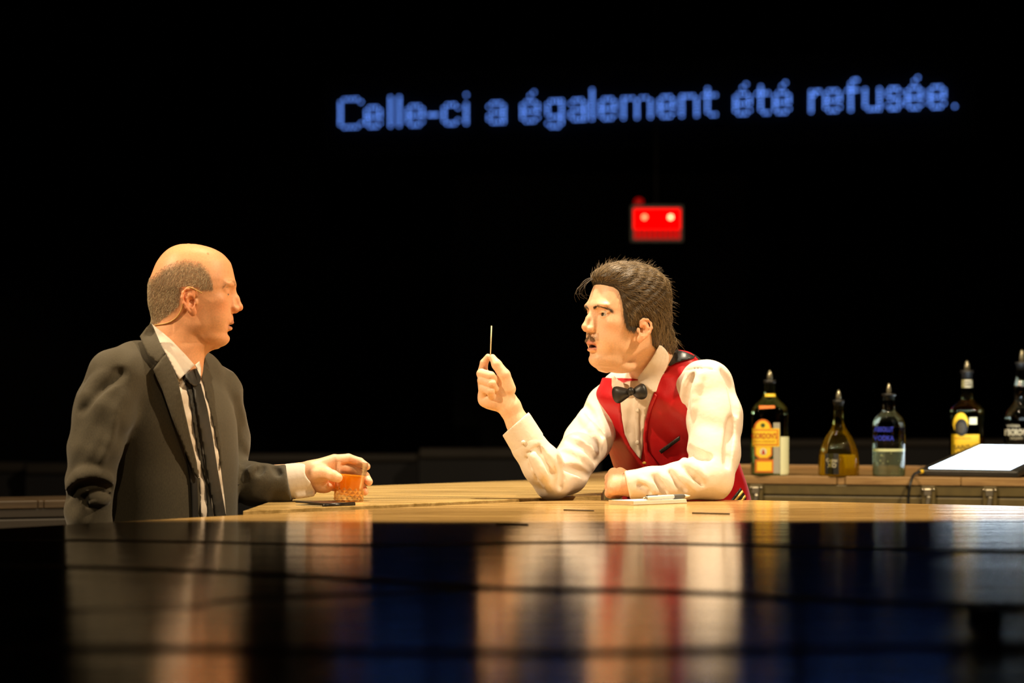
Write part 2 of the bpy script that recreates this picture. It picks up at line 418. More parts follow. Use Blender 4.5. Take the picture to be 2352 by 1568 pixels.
def build_head(q):
    g = Field((-.124, -.1, -.215), (.122, .1, q.get('top', .1)), .0016)
    S = (slice(None),) * 3; X, Y, Z = g.co(S); zz = Z[0, 0] * 1000
    T = HT.copy(); T[:, 3] *= q.get('wide', 1); T[:, 3] *= np.interp(-T[:, 0], [50, 105], [1, q.get('jaw', 1)])
    f, b, w_, xw = [hermite(T[:, 0], T[:, i], zz)[None, None, :] / 1000 for i in (1, 2, 3, 4)]
    w_ = np.maximum(w_, 4e-4)
    xw = np.minimum(np.maximum(xw, b + 4e-4), f - 4e-4)
    u = X - xw; L = np.where(u > 0, f - xw, xw - b); pf = np.where(u > 0, 2.35, 2.05)
    Q = (np.abs(u / L)**pf + np.abs(Y / w_)**2.15)**(1 / 2.2) + 1e-4; r = np.sqrt(u * u + Y * Y)
    d = (Q - 1) / Q * np.maximum(r, .004); d = np.maximum(d, np.maximum(Z - .0921, -.132 - Z))
    g.put(S, d.astype(np.float32), .002, 'u')
    mm = lambda *a: np.array(a) / 1000
    for s in (1, -1):
        g.ell(mm(80, s * 25, 3), mm(11, 24, 6), .012)                       # brow
        g.ell(mm(54, s * 45, -34), mm(20, 13, 12), .02)                      # cheek bone
        g.ell(mm(55, s * 32, -66), mm(18, 18, 23), .02)                      # cheek
        g.ell(mm(8, s * 50 * q.get('jaw', 1), -80), mm(21, 8, 18), .016)                        # jaw angle
        g.ell(mm(94, s * 31, -16.5), mm(13, 15, 8.5), .011, 's')            # socket
    g.ell(mm(87, 0, 0), mm(7, 13, 9), .008)
    g.ell(mm(66, 0, -116), mm(14.5, 19, 14), .010)                            # chin
    g.ell(mm(84, 0, -104), mm(8, 18, 4), .008, 's')
    for s in (1, -1):                                                          # nose
        g.rc(mm(83.5, s * 4, -12), mm(88, s * 8.5, -47), .0075, .0095, .007)
    nt = q.get('nose', 0)
    g.chain([(mm(88, 0, -11), .0058), (mm(95.5, 0, -28), .0062), (mm(101.5 + nt, 0, -44), .0075)], .006)
    g.ell(mm(102.5 + nt, 0, -48), mm(8, 8.5, 7.2), .004); g.ell(mm(93, 0, -56), mm(7, 5, 4.5), .005)
    for s in (1, -1):
        g.ell(mm(93.5, s * 11, -51), mm(9, 6, 6.3), .004)
        g.ell(mm(98, s * 6, -58), mm(5.5, 3, 3.5), .002, 's')
        g.rc(mm(88, s * 18, -53), mm(77, s * 30, -84), .0012, .0012, .007, 's')
    op = q['mouth']                                                            # mouth opening in mm
    g.ell(mm(81, 0, -74), mm(8, 20, 12), .008)
    g.ell(mm(82.5, 0, -80.5), mm(8.2, 20, 4.6), .003); g.ell(mm(79.5, 0, -92 - op * .5), mm(8, 17, 5.2), .004)
    g.ell(mm(87, 0, -86 - op * .3), mm(12, 18, .9 + op * .5), .002, 's')
    ez = -17
    for s in (1, -1):                                                          # eyes: lids over the ball, opening cut
        g.ell(mm(69.5, s * 31, ez), mm(13.2, 14.2, 12.6), .002)
        g.rc(mm(78, s * 18, ez + 10), mm(73, s * 45, ez + 7), .004, .003, .007)
        o = q['eye']; g.ell(mm(84, s * 31.5, ez - .5 + q.get('gz', 0)), mm(13, 14, o), .0008, 's')
    if q['eye'] > 3:
        for s in (1, -1): g.chain([(mm(83, s * 19, ez + 4), .0008), (mm(84, s * 28, ez + 7.5), .0012), (mm(78, s * 39, ez + 6.5), .0012), (mm(71, s * 46, ez + 1), .0008)], .003, 's')   # lid crease
    ng = q['neck']; g.chain([(np.array(p), r) for p, r in ng], .03)
    g.ell(mm(12, 0, -124), mm(38, 36, 14), .03)                               # under the jaw
    g.rc(mm(40, 0, -104), np.array(ng[1][0]) + mm(12, 0, 0), .014, .036, .028)
    noear = g.D.copy()
    for s in (1, -1): ear(g, s, q.get('ex', 0), q.get('ezo', 0), q.get('es', 1), q.get('flare', 1))
    V, Fc = g.mesh(1)
    x, y, z = (V * 1000).T; C = np.tile(np.array(q['skin']), (len(V), 1))
    def blend(m, col): C[:] = C * (1 - m[:, None]) + np.array(col) * m[:, None]
    sm = lambda e0, e1, t: np.clip((t - e0) / (e1 - e0), 0, 1)
    red = np.array(q['skin']) * np.array([1.0, .72, .62])
    blend(.55 * np.exp(-(((x - 62) / 22)**2 + ((np.abs(y) - 44) / 22)**2 + ((z + 45) / 18)**2)), red)
    blend(.5 * np.exp(-(((x - 104) / 14)**2 + (y / 16)**2 + ((z + 48) / 12)**2)), red)
    blend(.6 * (np.abs(y) > 73) * sm(0, 8, np.abs(y) - 71) * (z < -5) * (z > -75) * (x < 30), red)
    lip = ((np.abs(z + 84 + op * .35) < 7.5 + op * .5) & (np.abs(y) < 19 - .05 * (z + 86)**2 * .3) & (x > 72)).astype(float)
    blend(.75 * lip, q['lip'])
    blend(1.0 * ((np.abs(z + 86 + op * .3) < 1 + op * .5) & (np.abs(y) < 17) & (x > 60) & (x < 82.5 - np.abs(y) * .2)), (.06, .015, .012))
    if 'stub' in q: blend(q['stub'](x, y, z), q['stubcol'])
    if 'extra' in q: q['extra'](V, blend)
    g.noear = noear
    return g, V, Fc, C

def head_matrix(px, py, Y, yaw, pitch, roll, scale):
    c = W(px, py, Y)
    return Matrix.Translation(Vector(c)) @ Matrix.Rotation(yaw, 4, 'Z') @ Matrix.Rotation(-pitch, 4, 'Y') @ Matrix.Rotation(roll, 4, 'X') @ Matrix.Scale(scale, 4)
def app(M, V):
    A = np.array(M); return np.asarray(V) @ A[:3, :3].T + A[:3, 3]
def rot(M, V):
    A = np.array(M)[:3, :3]; A = A / np.linalg.norm(A[:, 0]); return np.asarray(V) @ A.T
def eyeball(M, s, gaze, iris, parent):
    V, Fc = lathe([(.0122 * math.sin(t), -.0122 * math.cos(t)) for t in np.linspace(.02, math.pi - .02, 28)], 28)
    V = np.array(V); g = np.array(gaze, float); g /= np.linalg.norm(g)
    ang = np.degrees(np.arccos(np.clip((V / np.linalg.norm(V, axis=1, keepdims=True)) @ np.array([0, 0, 1.]), -1, 1)))
    C = np.where(ang[:, None] < 13, .004, np.where(ang[:, None] < 30, np.array(iris)[None], np.array([.52, .46, .40])[None]))
    q = Vector((0, 0, 1)).rotation_difference(Vector(g)).to_matrix()
    V = V @ np.array(q).T + np.array([.0695, s * .031, -.017])
    return mesh_obj('eye', app(M, V), Fc, M_eye, parent, cols=C)

M_eye = mat('eye', vcol=True, rough=.08)
M_skin = mat('skin', vcol=True, rough=.5, sss=.25, noise=(260, .07, (1, 1, 1)), bump=(420, .12, .001))
M_hairgrey = mat('cropped_grey_hair', vcol=True, rough=.35)
M_hairbrown = mat('brown_hair', vcol=True, rough=.46)
M_suit = mat('grey_suit_wool', (.060, .049, .028), .85, sheen=.15, noise=(700, .22, (1, 1, .25)), bump=(900, .25, .001))
M_shirt = mat('white_shirt_cotton', (.74, .65, .555), .75, bump=(60, .25, .004))
M_tie = mat('black_tie_silk', (.035, .033, .028), .5, bump=(900, .2, .001))
M_vest = mat('red_satin', (.50, .003, .008), .45, sheen=.05, bump=(45, .3, .004))
M_black = mat('black_satin', (.016, .015, .014), .42, bump=(50, .25, .003))
M_gold = mat('gold_braid', (.72, .42, .08), .45, metal=.3)
M_button = mat('pearl_button', (.75, .7, .6), .3)

# ------------------------------------------------------------------ man in the grey suit
Y1 = 5.72
man = thing('person', (*W(395, 870, Y1)[:2], 0.0), 'bald person in grey suit and black tie holding whiskey glass', 'person')
hm = head_matrix(442, 656, Y1, math.radians(3), 0, 0, 1.0)
zu = lambda x: np.interp(x, [-110, -94, -49, -14, 23, 40, 47, 52], [8, 14, 42, 55, 49, 30, 12, -20])
zl = lambda x: np.interp(x, [-110, -75, -40, -24, -20, -12, 0, 23, 47, 55], [-88, -88, -62, -48, -20, -8, -8, -16, -15, -10])
def hairm(x, y, z):
    e = np.clip((zu(x) + 4 - z) / 20, 0, 1) * np.clip((z - zl(x)) / 5, 0, 1) * (x < 53)
    return e
def stub(x, y, z):
    ear_ = (np.abs(y) > 76) & (x > -24) & (x < 24) & (z < -6)
    return .62 * hairm(x, y, z) * ~ear_
neck1 = [((-.032, 0, -.045), .050), ((-.036, 0, -.11), .051), ((-.038, 0, -.165), .055), ((-.045, 0, -.215), .066)]
g1, V, Fc, C = build_head(dict(mouth=2.2, eye=1.0, gz=-3, neck=neck1, skin=(.82, .40, .20), lip=(.50, .20, .13), stub=stub, stubcol=(.20, .15, .09), ex=1, wide=1.0))
# scalp mark
d_ = np.linalg.norm(V * 1000 - np.array([36, -48, 66]), axis=1); C[d_ < 4] *= (1, .6, .5)
body_parts = [(app(hm, V), Fc, C)]

# fringe of short hair on the sides and nape
idx = RNG.permutation(len(V)); x, y, z = (V[idx] * 1000).T
ear_ = (np.abs(y) > 74) & (x > -22) & (x < 24) & (z < -6)
keepm = (RNG.uniform(0, 1, len(idx)) < hairm(x, y, z) * .9) & ~ear_; idx = idx[keepm][:21000]
R_ = V[idx]; N_ = g1.grad(R_); dr = np.tile(np.array([-.45, 0, -.75]), (len(R_), 1)) + RNG.normal(0, .35, (len(R_), 3)); dr -= N_ * (dr * N_).sum(1, keepdims=True)
dr /= np.linalg.norm(dr, axis=1, keepdims=True)
hv, hf = strands(R_, dr, N_, RNG.uniform(.003, .0058, len(R_)), 2, .00021, lift=.4)
hc = np.repeat(np.where(RNG.uniform(0, 1, len(R_))[:, None] < .35, np.array([[.75, .62, .38]]), np.array([[.26, .20, .12]])) * RNG.uniform(.7, 1.2, (len(R_), 1)), 9, axis=0)
hair1 = mesh_obj('hair', app(hm, hv), hf, M_hairgrey, cols=hc)
# eyebrows
def brow(side, n, pts, ln, rad, gg, jit=.0022):
    c = spline(pts, 60); k = RNG.integers(0, 59, n); t = (c[k + 1] - c[k]); t /= np.linalg.norm(t, axis=1, keepdims=True)
    p = c[k] + RNG.normal(0, jit, (n, 3)) * np.array([.3, .6, 1]); p[:, 1] *= side
    t[:, 1] *= side
    p = p - gg.grad(p) * gg.sample(p)[:, None]; p = p - gg.grad(p) * gg.sample(p)[:, None]
    N = gg.grad(p); return strands(p, t + RNG.normal(0, .2, t.shape), N, RNG.uniform(ln * .6, ln, n), 3, rad, lift=.12)
bp = [(.092, .012, .001), (.09, .026, .006), (.08, .04, .005), (.068, .05, -.002)]
brows1 = []
for s in (1, -1):
    v, f = brow(s, 130, bp, .007, .00018, g1); brows1.append(tag(mesh_obj('eyebrow', app(hm, v), f, M_hairgrey, cols=np.tile([.3, .2, .11], (len(v), 1))), kind='stuff'))

# left hand closing on the glass; forearm under the sleeve
YG = 5.83
def G(px, py, dy, r): return (W(px, py, YG + dy / 1000), r * k_at(YG))
lo = W(600, 1150, 5.75); hi = W(870, 1030, 5.92)
gh = Field((lo[0], 5.74, lo[2] - .01), (hi[0] + .01, 5.93, hi[2]), .0013)
gh.chain([G(600, 1100, 15, 32), G(690, 1092, 5, 28), G(718, 1088, 4, 27)], .01, sq=((0, 1, 0), 1.15))
for kx, ky, kd, kr in ((768, 1057, 22, 14.5), (772, 1073, 34, 15), (770, 1094, 36, 14.5), (762, 1114, 28, 13.5)):
    gh.chain([G(716, 1088 + (ky - 1085) * .35, 6, 20), G(kx, ky, kd, kr)], .012)
gh.ell(W(742, 1118, YG + .006), (.024, .016, .014), .012)                     # heel of the hand
gh.ell(W(738, 1088, YG - .012), (.026, .015, .018), .010)                     # ball of the thumb
fing = [[G(768, 1057, 22, 13.5), G(800, 1053, 40, 11.5), G(826, 1061, 44, 10.5), G(842, 1071, 36, 8.8)],
        [G(772, 1073, 34, 13), G(812, 1079, 50, 12), G(838, 1093, 42, 10.8), G(847, 1106, 24, 9.4)],
        [G(770, 1094, 36, 12.5), G(808, 1105, 50, 11.5), G(831, 1119, 41, 10), G(838, 1129, 24, 8.8)],
        [G(762, 1114, 28, 11.5), G(796, 1128, 42, 10), G(816, 1136, 38, 9), G(826, 1139, 28, 8)]]
for c in fing: gh.chain(c, .0025)
gh.chain([G(728, 1086, -10, 18), G(749, 1086, -26, 14), G(765, 1092, -38, 12), G(776, 1097, -41, 11)], .005)
V, Fc = gh.mesh(1)
def handcol(V, skin, fl):
    C = np.tile(np.array(skin), (len(V), 1)); return C
SK1 = (.80, .48, .29); C = np.tile(np.array(SK1), (len(V), 1))
for c in fing:
    d = np.linalg.norm(V - c[-1][0], axis=1); m = np.clip(1 - d / .016, 0, 1)[:, None] * .5; C = C * (1 - m) + np.array([.66, .30, .2]) * m
body_parts.append((V, Fc, C))

# torso and arms under the clothes; jacket over them
O1 = W(395, 872, Y1); FW1 = (math.cos(math.radians(-30)), math.sin(math.radians(-30)))
LF1 = np.array([-FW1[1], FW1[0]])
TT = [(-.62, .172, .122, -.01, 0), (-.42, .172, .120, -.005, 0), (-.30, .170, .118, -.003, 0), (-.20, .175, .118, -.004, 0), (-.10, .178, .112, -.006, 0), (-.03, .165, .092, -.012, 0), (.01, .12, .07, -.016, 0), (.04, .07, .055, -.016, 0)]
def N1(px, py, dY, r): Yq = Y1 + dY; return (W(px, py, Yq), r * k_at(Yq))
lA = [N1(498, 905, .15, 60), N1(515, 1010, .19, 56), N1(520, 1095, .16, 50), N1(590, 1114, .10, 48), N1(668, 1110, .105, 44)]
rA = [N1(268, 868, -.165, 66), N1(238, 945, -.19, 66), N1(218, 1030, -.205, 58), N1(207, 1110, -.205, 54), N1(203, 1180, -.19, 52), N1(215, 1290, -.16, 46)]
gb = Field((O1[0] - .34, 5.3, O1[2] - .6), (W(620, 1100, 5.83)[0], 6.06, O1[2] + .1), .007)
loft(gb, O1, FW1, [(z, a - .022, d - .022, c, l) for z, a, d, c, l in TT], .03)
gb.rc(O1 + np.array([0, 0, -.01]), O1 + np.array([0, 0, .05]), .045, .042, .03)
gb.chain([(p, r * .72) for p, r in lA], .02); gb.chain([(p, r * .72) for p, r in rA], .02)
V, Fc = gb.mesh(1); body_parts.append((V, Fc, np.tile(np.array(SK1), (len(V), 1))))
def body_mesh(parts, parent):
    V = np.concatenate([p[0] for p in parts]); C = np.concatenate([p[2] for p in parts]); o = 0; Fs = []
    for p in parts: Fs.append(p[1] + o); o += len(p[0])
    return keep(mesh_obj('body', V, np.concatenate(Fs), M_skin, cols=C), parent)
body1 = body_mesh(body_parts, man)
tag(hair1, kind='stuff')
for o in [hair1] + brows1: keep(o, man)
for s in (1, -1): keep(eyeball(hm, s, (1, 0, -.5), (.10, .12, .14), None), man)

gj = Field((O1[0] - .36, 5.28, O1[2] - .64), (W(690, 1100, 5.86)[0], 6.1, O1[2] + .13), .0042)
loft(gj, O1, FW1, TT, .03)
gj.chain([N1(366, 836, -.03, 50), N1(312, 846, -.11, 56), N1(268, 866, -.16, 60)], .03)
gj.chain([N1(415, 842, .03, 44), N1(452, 862, .09, 52), N1(484, 898, .14, 58)], .03)
gj.ell(O1 + np.array([FW1[0] * -.07, FW1[1] * -.07, -.11]), (.10, .12, .13), .06)   # upper back
gj.ell(W(352, 940, 5.62), (.085, .07, .125), .04)
def fold1(t, X, Y, Z):
    return (.0010 * np.sin(95 * Z + 60 * X + 3 * np.sin(30 * Y)) + .0008 * np.sin(160 * X - 90 * Z + 2)).astype(np.float32)
gj.chain(rA[:4], .022, fold=fold1); gj.chain(rA[3:], .012, fold=fold1)
gj.chain(lA[:3], .02, fold=fold1); gj.chain(lA[2:], .016, fold=fold1)
# creases of the right sleeve: raised folds and dark tucks at the elbow
for q, r, k, op, dp in (
    ([(186, 942), (212, 900), (242, 874), (280, 856)], .005, .02, 's', -.003), ([(192, 928), (222, 884), (254, 858)], .010, .018, 'u', .005),
    ([(230, 1060), (250, 1010), (262, 960)], .005, .014, 'u', .003),
    ([(160, 1122), (186, 1098), (214, 1090), (250, 1104)], .013, .016, 'u', .004),
    ([(153, 1146), (165, 1130), (188, 1116), (214, 1111), (238, 1114), (258, 1122)], .0105, .006, 's', 0),
    ([(190, 1140), (212, 1135), (236, 1135), (254, 1138)], .007, .006, 's', 0), ([(192, 1143), (206, 1160)], .007, .007, 's', 0),
    ([(205, 1150), (225, 1147), (248, 1147)], .009, .010, 'u', .003),
    ([(550, 1074), (562, 1094), (578, 1082), (592, 1072)], .007, .010, 'u', .002), ([(556, 1080), (564, 1100)], .005, .008, 's', 0), ([(604, 1070), (594, 1088)], .005, .008, 's', 0),
    ([(630, 1072), (640, 1090)], .004, .010, 's', 0)):
    crease(gj, q, r, k, op, dp)
S = gj.sl((W(600, 0, 5.83)[0], 5.7, O1[2] - .4), gj.lo + gj.h * gj.n); X, Y, Z = gj.co(S)
xe = W(658, 1065, 5.83)[0]; gj.put(S, ((X - xe) - (W(658, 1065, 5.83)[2] - Z) * .18 + 0 * Y).astype(np.float32), .002, 'i')
V, Fc = gj.mesh(2)
px_ = CX + F * V[:, 0] / V[:, 1]
jac = keep(mesh_obj('jacket', V, Fc, M_suit), man)

M_seam = mat('dark_seam', (.012, .010, .008), .9)
for q in ([(270, 808), (298, 845), (312, 905), (310, 965), (300, 1005)], [(376, 1014), (368, 1060), (362, 1110), (356, 1195)], [(545, 1113), (600, 1108), (650, 1105)]): seam(gj, q, 'seam', M_seam, man)
# shirt front, tie, collar and lapels lie over each other with real thickness
def addp(name, fl, poly, off, th, m, parent, **kw):
    v, f = patch(fl, poly, off, th, **kw); o = mesh_obj(name, v, f, m); return keep(o, parent)
shirt_poly = [(446, 836), (404, 866), (414, 924), (432, 1000), (447, 1061), (459, 1107), (463, 1215), (522, 1215), (516, 1147), (507, 1077), (498, 1015), (489, 970), (474, 911), (464, 868), (460, 835)]
wrk = lambda v: .003 * np.sin(v[:, 1] * .11 + v[:, 0] * .05) + .002 * np.sin(v[:, 1] * .05 - 1)
addp('shirt_front', gj, shirt_poly, .001, .003, M_shirt, man, relief=wrk, res=5)
tie_poly = [(441, 880), (454, 954), (464, 1015), (476, 1092), (485, 1138), (499, 1215), (525, 1215), (511, 1138), (500, 1077), (488, 1000), (476, 936), (461, 880)]
tie = addp('tie', gj, tie_poly, .010, .006, M_tie, man, relief=lambda v: .003 * np.cos((v[:, 0] - 450 - (v[:, 1] - 880) * .2) * .1), res=5)
addp('tie_tail', gj, [(425, 872), (436, 920), (448, 1000), (459, 1060), (472, 1108), (478, 1215), (492, 1215), (484, 1138), (474, 1092), (462, 1015), (452, 954), (441, 882)], .0055, .003, M_tie, man, res=5)
addp('tie_knot', gj, smooth_poly([(422, 862), (436, 850), (452, 845), (461, 851), (462, 870), (457, 885), (440, 885)], 1), .013, .012, M_tie, man, res=4, relief=lambda v: .004 * np.cos((v[:, 0] - 446) * .08))
# neck surface in world space for the collars
gn = Field(O1 - np.array([.13, .24, .06]), O1 + np.array([.15, .15, .19]), .004)
for (a, ra), (b, rb) in zip(neck1[:-1], neck1[1:]):
    A, B = app(hm, np.array([a, b])); gn.rc(A, B, ra, rb, .03)
gn.rc(O1 + np.array([0, 0, .03]), O1 + np.array([.03, -.02, -.05]), .066, .085, .03)
gjn = Field(gn.lo, gn.lo + gn.h * (gn.n - 1.5), .004); gjn.D = np.minimum(gn.D, gj.sample(np.stack(np.meshgrid(*gjn.ax, indexing='ij'), -1).reshape(-1, 3)).reshape(gjn.n))
addp('shirt_collar', gjn, [(346, 741), (372, 762), (393, 780), (424, 812), (447, 838), (411, 872), (392, 834), (370, 794), (346, 750)], .006, .004, M_shirt, man, res=5, it=4, dmax=.06)
addp('shirt_collar', gjn, [(447, 838), (458, 829), (462, 846), (461, 866), (453, 848)], .006, .004, M_shirt, man, res=4)
addp('jacket_collar', gjn, [(347, 741), (336, 752), (321, 772), (331, 795), (341, 816), (361, 833), (379, 812), (369, 790), (352, 750)], .012, .005, M_suit, man, res=5, it=4, dmax=.06)
addp('lapel', gj, [(380, 813), (363, 833), (352, 848), (361, 870), (372, 893), (393, 954), (424, 1034), (447, 1090), (456, 1100), (452, 1061), (437, 1000), (420, 924), (409, 872), (394, 838)], .013, .005, M_suit, man, res=5, it=3)
addp('lapel', gj, [(462, 832), (478, 843), (489, 868), (483, 884), (495, 940), (508, 1010), (512, 1060), (507, 1077), (498, 1015), (489, 970), (474, 911), (463, 868)], .005, .005, M_suit, man, res=5)
addp('front_edge', gj, [(424, 1034), (436, 1100), (440, 1160), (442, 1215), (456, 1215), (455, 1150), (453, 1100), (447, 1088)], .003, .005, mat('jacket_lining', (.012, .011, .010), .6), man, res=5)
# shirt cuff
gc = Field(W(630, 1165, 5.74) - np.array([0, 0, .01]), W(750, 1045, 5.92) + np.array([0, .0, .01]), .0018)
gc.rc(W(664, 1106, 5.835), W(704, 1100, 5.838), .0405, .0385, .002); 
gc.rc(W(640, 1107, 5.835), W(740, 1094, 5.838), .034, .0325, .002, 's')
gc.rc(W(684, 1138, 5.81), W(718, 1135, 5.812), .007, .005, .010)
X, Y, Z = gc.co((slice(None),) * 3)
e0 = W(652, 1105, 5.83)[0]; e1 = W(703, 1075, 5.83)[0]
sl = (X - e1) - (W(703, 1075, 5.83)[2] - Z) * .42 * np.clip((W(703, 1085, 5.83)[2] - Z) / .02, 0, 1)
gc.put((slice(None),) * 3, np.maximum(sl + 0 * Y, e0 - X).astype(np.float32), .002, 'i')
v, f = gc.mesh(1); keep(mesh_obj('shirt_cuff', v, f, M_shirt), man)

# headset microphone wire
mw = spline([(.026, -.0765, -.019), (.012, -.0785, -.012), (-.002, -.080, -.0095), (-.014, -.079, -.018), (-.017, -.0765, -.036), (-.018, -.068, -.052), (-.032, -.058, -.073), (-.055, -.05, -.085), (-.075, -.034, -.089)], 40)
for _ in range(3): mw = mw - g1.grad(mw) * (g1.sample(mw) - np.where(np.arange(40) < 14, np.maximum(g1.sample(mw), .001), .0016))[:, None]
v, f = tube(app(hm, mw), .0013, 6)
tag(mesh_obj('headset_microphone', v, f, mat('flesh_wire', (.62, .40, .12), .4)), 'thin tan headset microphone wire hooked over the ear of the bald person', 'microphone')

# ------------------------------------------------------------------ barman
Y2 = 6.08
bar_man = thing('person', (*W(1540, 1100, 6.3)[:2], 0.0), 'person in white shirt, red vest and black bow tie raising a thin stick', 'person')
bm = head_matrix(1442, 716, Y2, math.radians(180 + 27), math.radians(7), 0, 1.05)
bmi = bm.inverted()
nb = [np.array(bmi @ Vector(W(px, py, Y))) for px, py, Y in ((1487, 800, 6.13), (1500, 880, 6.19))]
neck2 = [((-.026, 0, -.045), .046), (tuple(nb[0]), .051), (tuple(nb[1]), .050)]
def moust(V, blend):
    x, y, z = (V * 1000).T
    blend(.35 * ((np.abs(y) < 26) & (x > 60) & (z < -58) & (z > -76)), (.28, .17, .09))
    blend(.22 * np.clip((-z - 85) / 25, 0, 1) * (z > -140) * (x > -20), (.40, .27, .17))
SK2 = (.82, .50, .31)
g2, V, Fc, C = build_head(dict(mouth=6.0, eye=3.9, neck=neck2, skin=SK2, lip=(.55, .17, .12), extra=moust, ex=0, ezo=-10, es=.88, flare=.9, wide=.93, jaw=.9, nose=0, top=.13))
bp2 = [(app(bm, V), Fc, C)]

# hair: combed back from the forehead, full at the crown
X, Y, Z = g2.co((slice(None),) * 3)
xs = g2.ax[0] * 1000
zh = np.interp(xs, [-125, -60, -42, -30, -18, -8, 4, 12, 34, 40, 47, 53, 58, 66, 80, 100], [-78, -78, -72, -52, -30, -18, -18, -42, -44, -28, -4, 20, 36, 43, 47, 52])[:, None, None] / 1000
th = (.006 + .012 * np.clip((Z * 1000 - 10) / 70, 0, 1) + .006 * np.clip((X * 1000 - 10) / 60, 0, 1) * np.clip((Z * 1000 - 40) / 30, 0, 1)) * np.clip((Z - zh) / .016, .25, 1)
th = th + .0011 * np.sin(X * 260 + Z * 190 + 3 * np.sin(Y * 60 + Z * 45)) * np.clip((Z - zh) / .03, 0, 1)
ghair = Field((0, 0, 0), (.01, .01, .01), .005); ghair.lo, ghair.h, ghair.ax, ghair.n = g2.lo, g2.h, g2.ax, g2.n
ce = np.array([-.004, 0, .012]); re = np.array([.092, .0725, .0805]); qe = [(X - ce[0]) / re[0], Y / re[1], (Z - ce[2]) / re[2]]; k0 = np.sqrt(qe[0]**2 + qe[1]**2 + qe[2]**2) + 1e-6; k1 = np.sqrt((qe[0] / re[0])**2 + (qe[1] / re[1])**2 + (qe[2] / re[2])**2) + 1e-6
we = np.clip((Z - .045) / .03, 0, 1); hb_ = g2.noear * (1 - we) + (k0 * (k0 - 1) / k1) * we
ghair.D = -smin(-(hb_ - th), -((zh - Z) * .8 + 0 * Y + 0 * X), .006).astype(np.float32)
# clip to grid interior so that the cap closes
for a in range(3):
    for e in (0, 1, -1, -2):
        ix = [slice(None)] * 3; ix[a] = e; ghair.D[tuple(ix)] = .01
hvv, hff = ghair.mesh(2)
hair_parts = [(hvv, hff)]; hair_cols = [np.tile([.05, .033, .017], (len(hvv), 1))]
nrm = ghair.grad(hvv); ok = (hvv[:, 2] * 1000 > -80) & (ghair.sample(hvv + nrm * .004) > 0) & (g2.noear[0, 0, 0] > -1)
ok &= g2.sample(hvv) > .002
cand = np.where(ok)[0]
def comb(P):
    x, y, z = (P * 1000).T
    back = np.stack([-np.ones_like(x), .25 * np.sign(y) * np.clip((z - 30) / 60, 0, 1), np.where(x > 30, .75 - (90 - x) / 90, 0)], 1)
    down = np.stack([-.55 + 0 * x, 0 * x, -1 + 0 * x], 1)
    wt = np.clip((55 - z) / 70, 0, 1)[:, None]; wt = np.where((x < -40)[:, None], np.maximum(wt, .6), wt)
    return back * (1 - wt) + down * wt
sel = RNG.choice(cand, 6500, replace=True); R_ = hvv[sel]; N_ = ghair.grad(R_); d_ = comb(R_) + RNG.normal(0, .16, R_.shape)
d_ -= N_ * (d_ * N_).sum(1, keepdims=True); d_ /= np.linalg.norm(d_, axis=1, keepdims=True)
ln = RNG.uniform(.018, .045, len(R_))
sv, sf = strands(R_ - N_ * .001, d_, N_, ln, 6, .00042, lift=.05, curl=.10, fl=ghair, off=.0011)
tone = RNG.uniform(0, 1, (len(R_), 1)); hc = np.array([[.045, .03, .015]]) * (1 - tone) + np.array([[.27, .18, .085]]) * tone
hair_parts.append((sv, sf)); hair_cols.append(np.repeat(hc, 21, axis=0))
hl = np.where((np.abs(hvv[:, 2] - np.interp(hvv[:, 0], g2.ax[0], zh[:, 0, 0])) < .007) & (hvv[:, 0] > -.02) & (g2.sample(hvv) > .0012))[0]
R_ = hvv[RNG.choice(hl, 2600)] + RNG.normal(0, .0008, (2600, 3))
N_ = ghair.grad(R_); d_ = comb(R_) + N_ * .35 + RNG.normal(0, .2, R_.shape); d_ /= np.linalg.norm(d_, axis=1, keepdims=True)
sv, sf = strands(R_, d_, N_, RNG.uniform(.008, .02, len(R_)), 4, .00034, lift=.1, curl=.08)
hair_parts.append((sv, sf)); hair_cols.append(np.tile([.07, .046, .022], (len(sv), 1)))
# tousled ends standing off the crown and nape
cand = cand[hvv[cand, 2] > -.03]; pw = np.where((hvv[cand, 0] > -.03) & (hvv[cand, 2] > .06), 4.0, 1.0); sel = RNG.choice(cand, 900, replace=True, p=pw / pw.sum()); R_ = hvv[sel]; N_ = ghair.grad(R_); d_ = comb(R_) + N_ * .55 + RNG.normal(0, .3, R_.shape); d_ /= np.linalg.norm(d_, axis=1, keepdims=True)
sv, sf = strands(R_, d_, N_, RNG.uniform(.008, .024, len(R_)), 5, .00034, lift=.05, curl=.22)
hair_parts.append((sv, sf)); hair_cols.append(np.repeat(np.array([[.09, .06, .03]]) * RNG.uniform(.6, 2.4, (len(R_), 1)), 18, axis=0))
# forelock wisps over the brow
fw = []
for i in range(11):
    y0 = RNG.uniform(-.034, .0); a = RNG.uniform(0, 1); j = RNG.normal(0, .004, (6, 3)) * np.linspace(0, 1, 6)[:, None]
    c = spline(np.array([(.066, y0, .068), (.084, y0 - .003, .066), (.098 + .008 * a, y0 - .004, .056 - .012 * a), (.108 + .016 * a, y0 - .002, .044 - .016 * a), (.108 + .022 * a, y0, .030 - .012 * a), (.100 + .016 * a, y0, .020 - .016 * a)]) + j, 14)
    fw.append(tube(c, list(np.linspace(.0005, .00018, 14)), 4))
fv, ff = join(fw); hair_parts.append((np.array(fv), np.array([q if len(q) == 4 else q[:4] for q in ff]))); hair_cols.append(np.tile([.06, .04, .02], (len(fv), 1)))
o_ = 0; HF = []
for v, f in hair_parts: HF.append(np.asarray(f) + o_); o_ += len(v)
hair2 = tag(keep(mesh_obj('hair', app(bm, np.concatenate([p[0] for p in hair_parts])), np.concatenate(HF), M_hairbrown, cols=np.concatenate(hair_cols)), bar_man), kind='stuff')
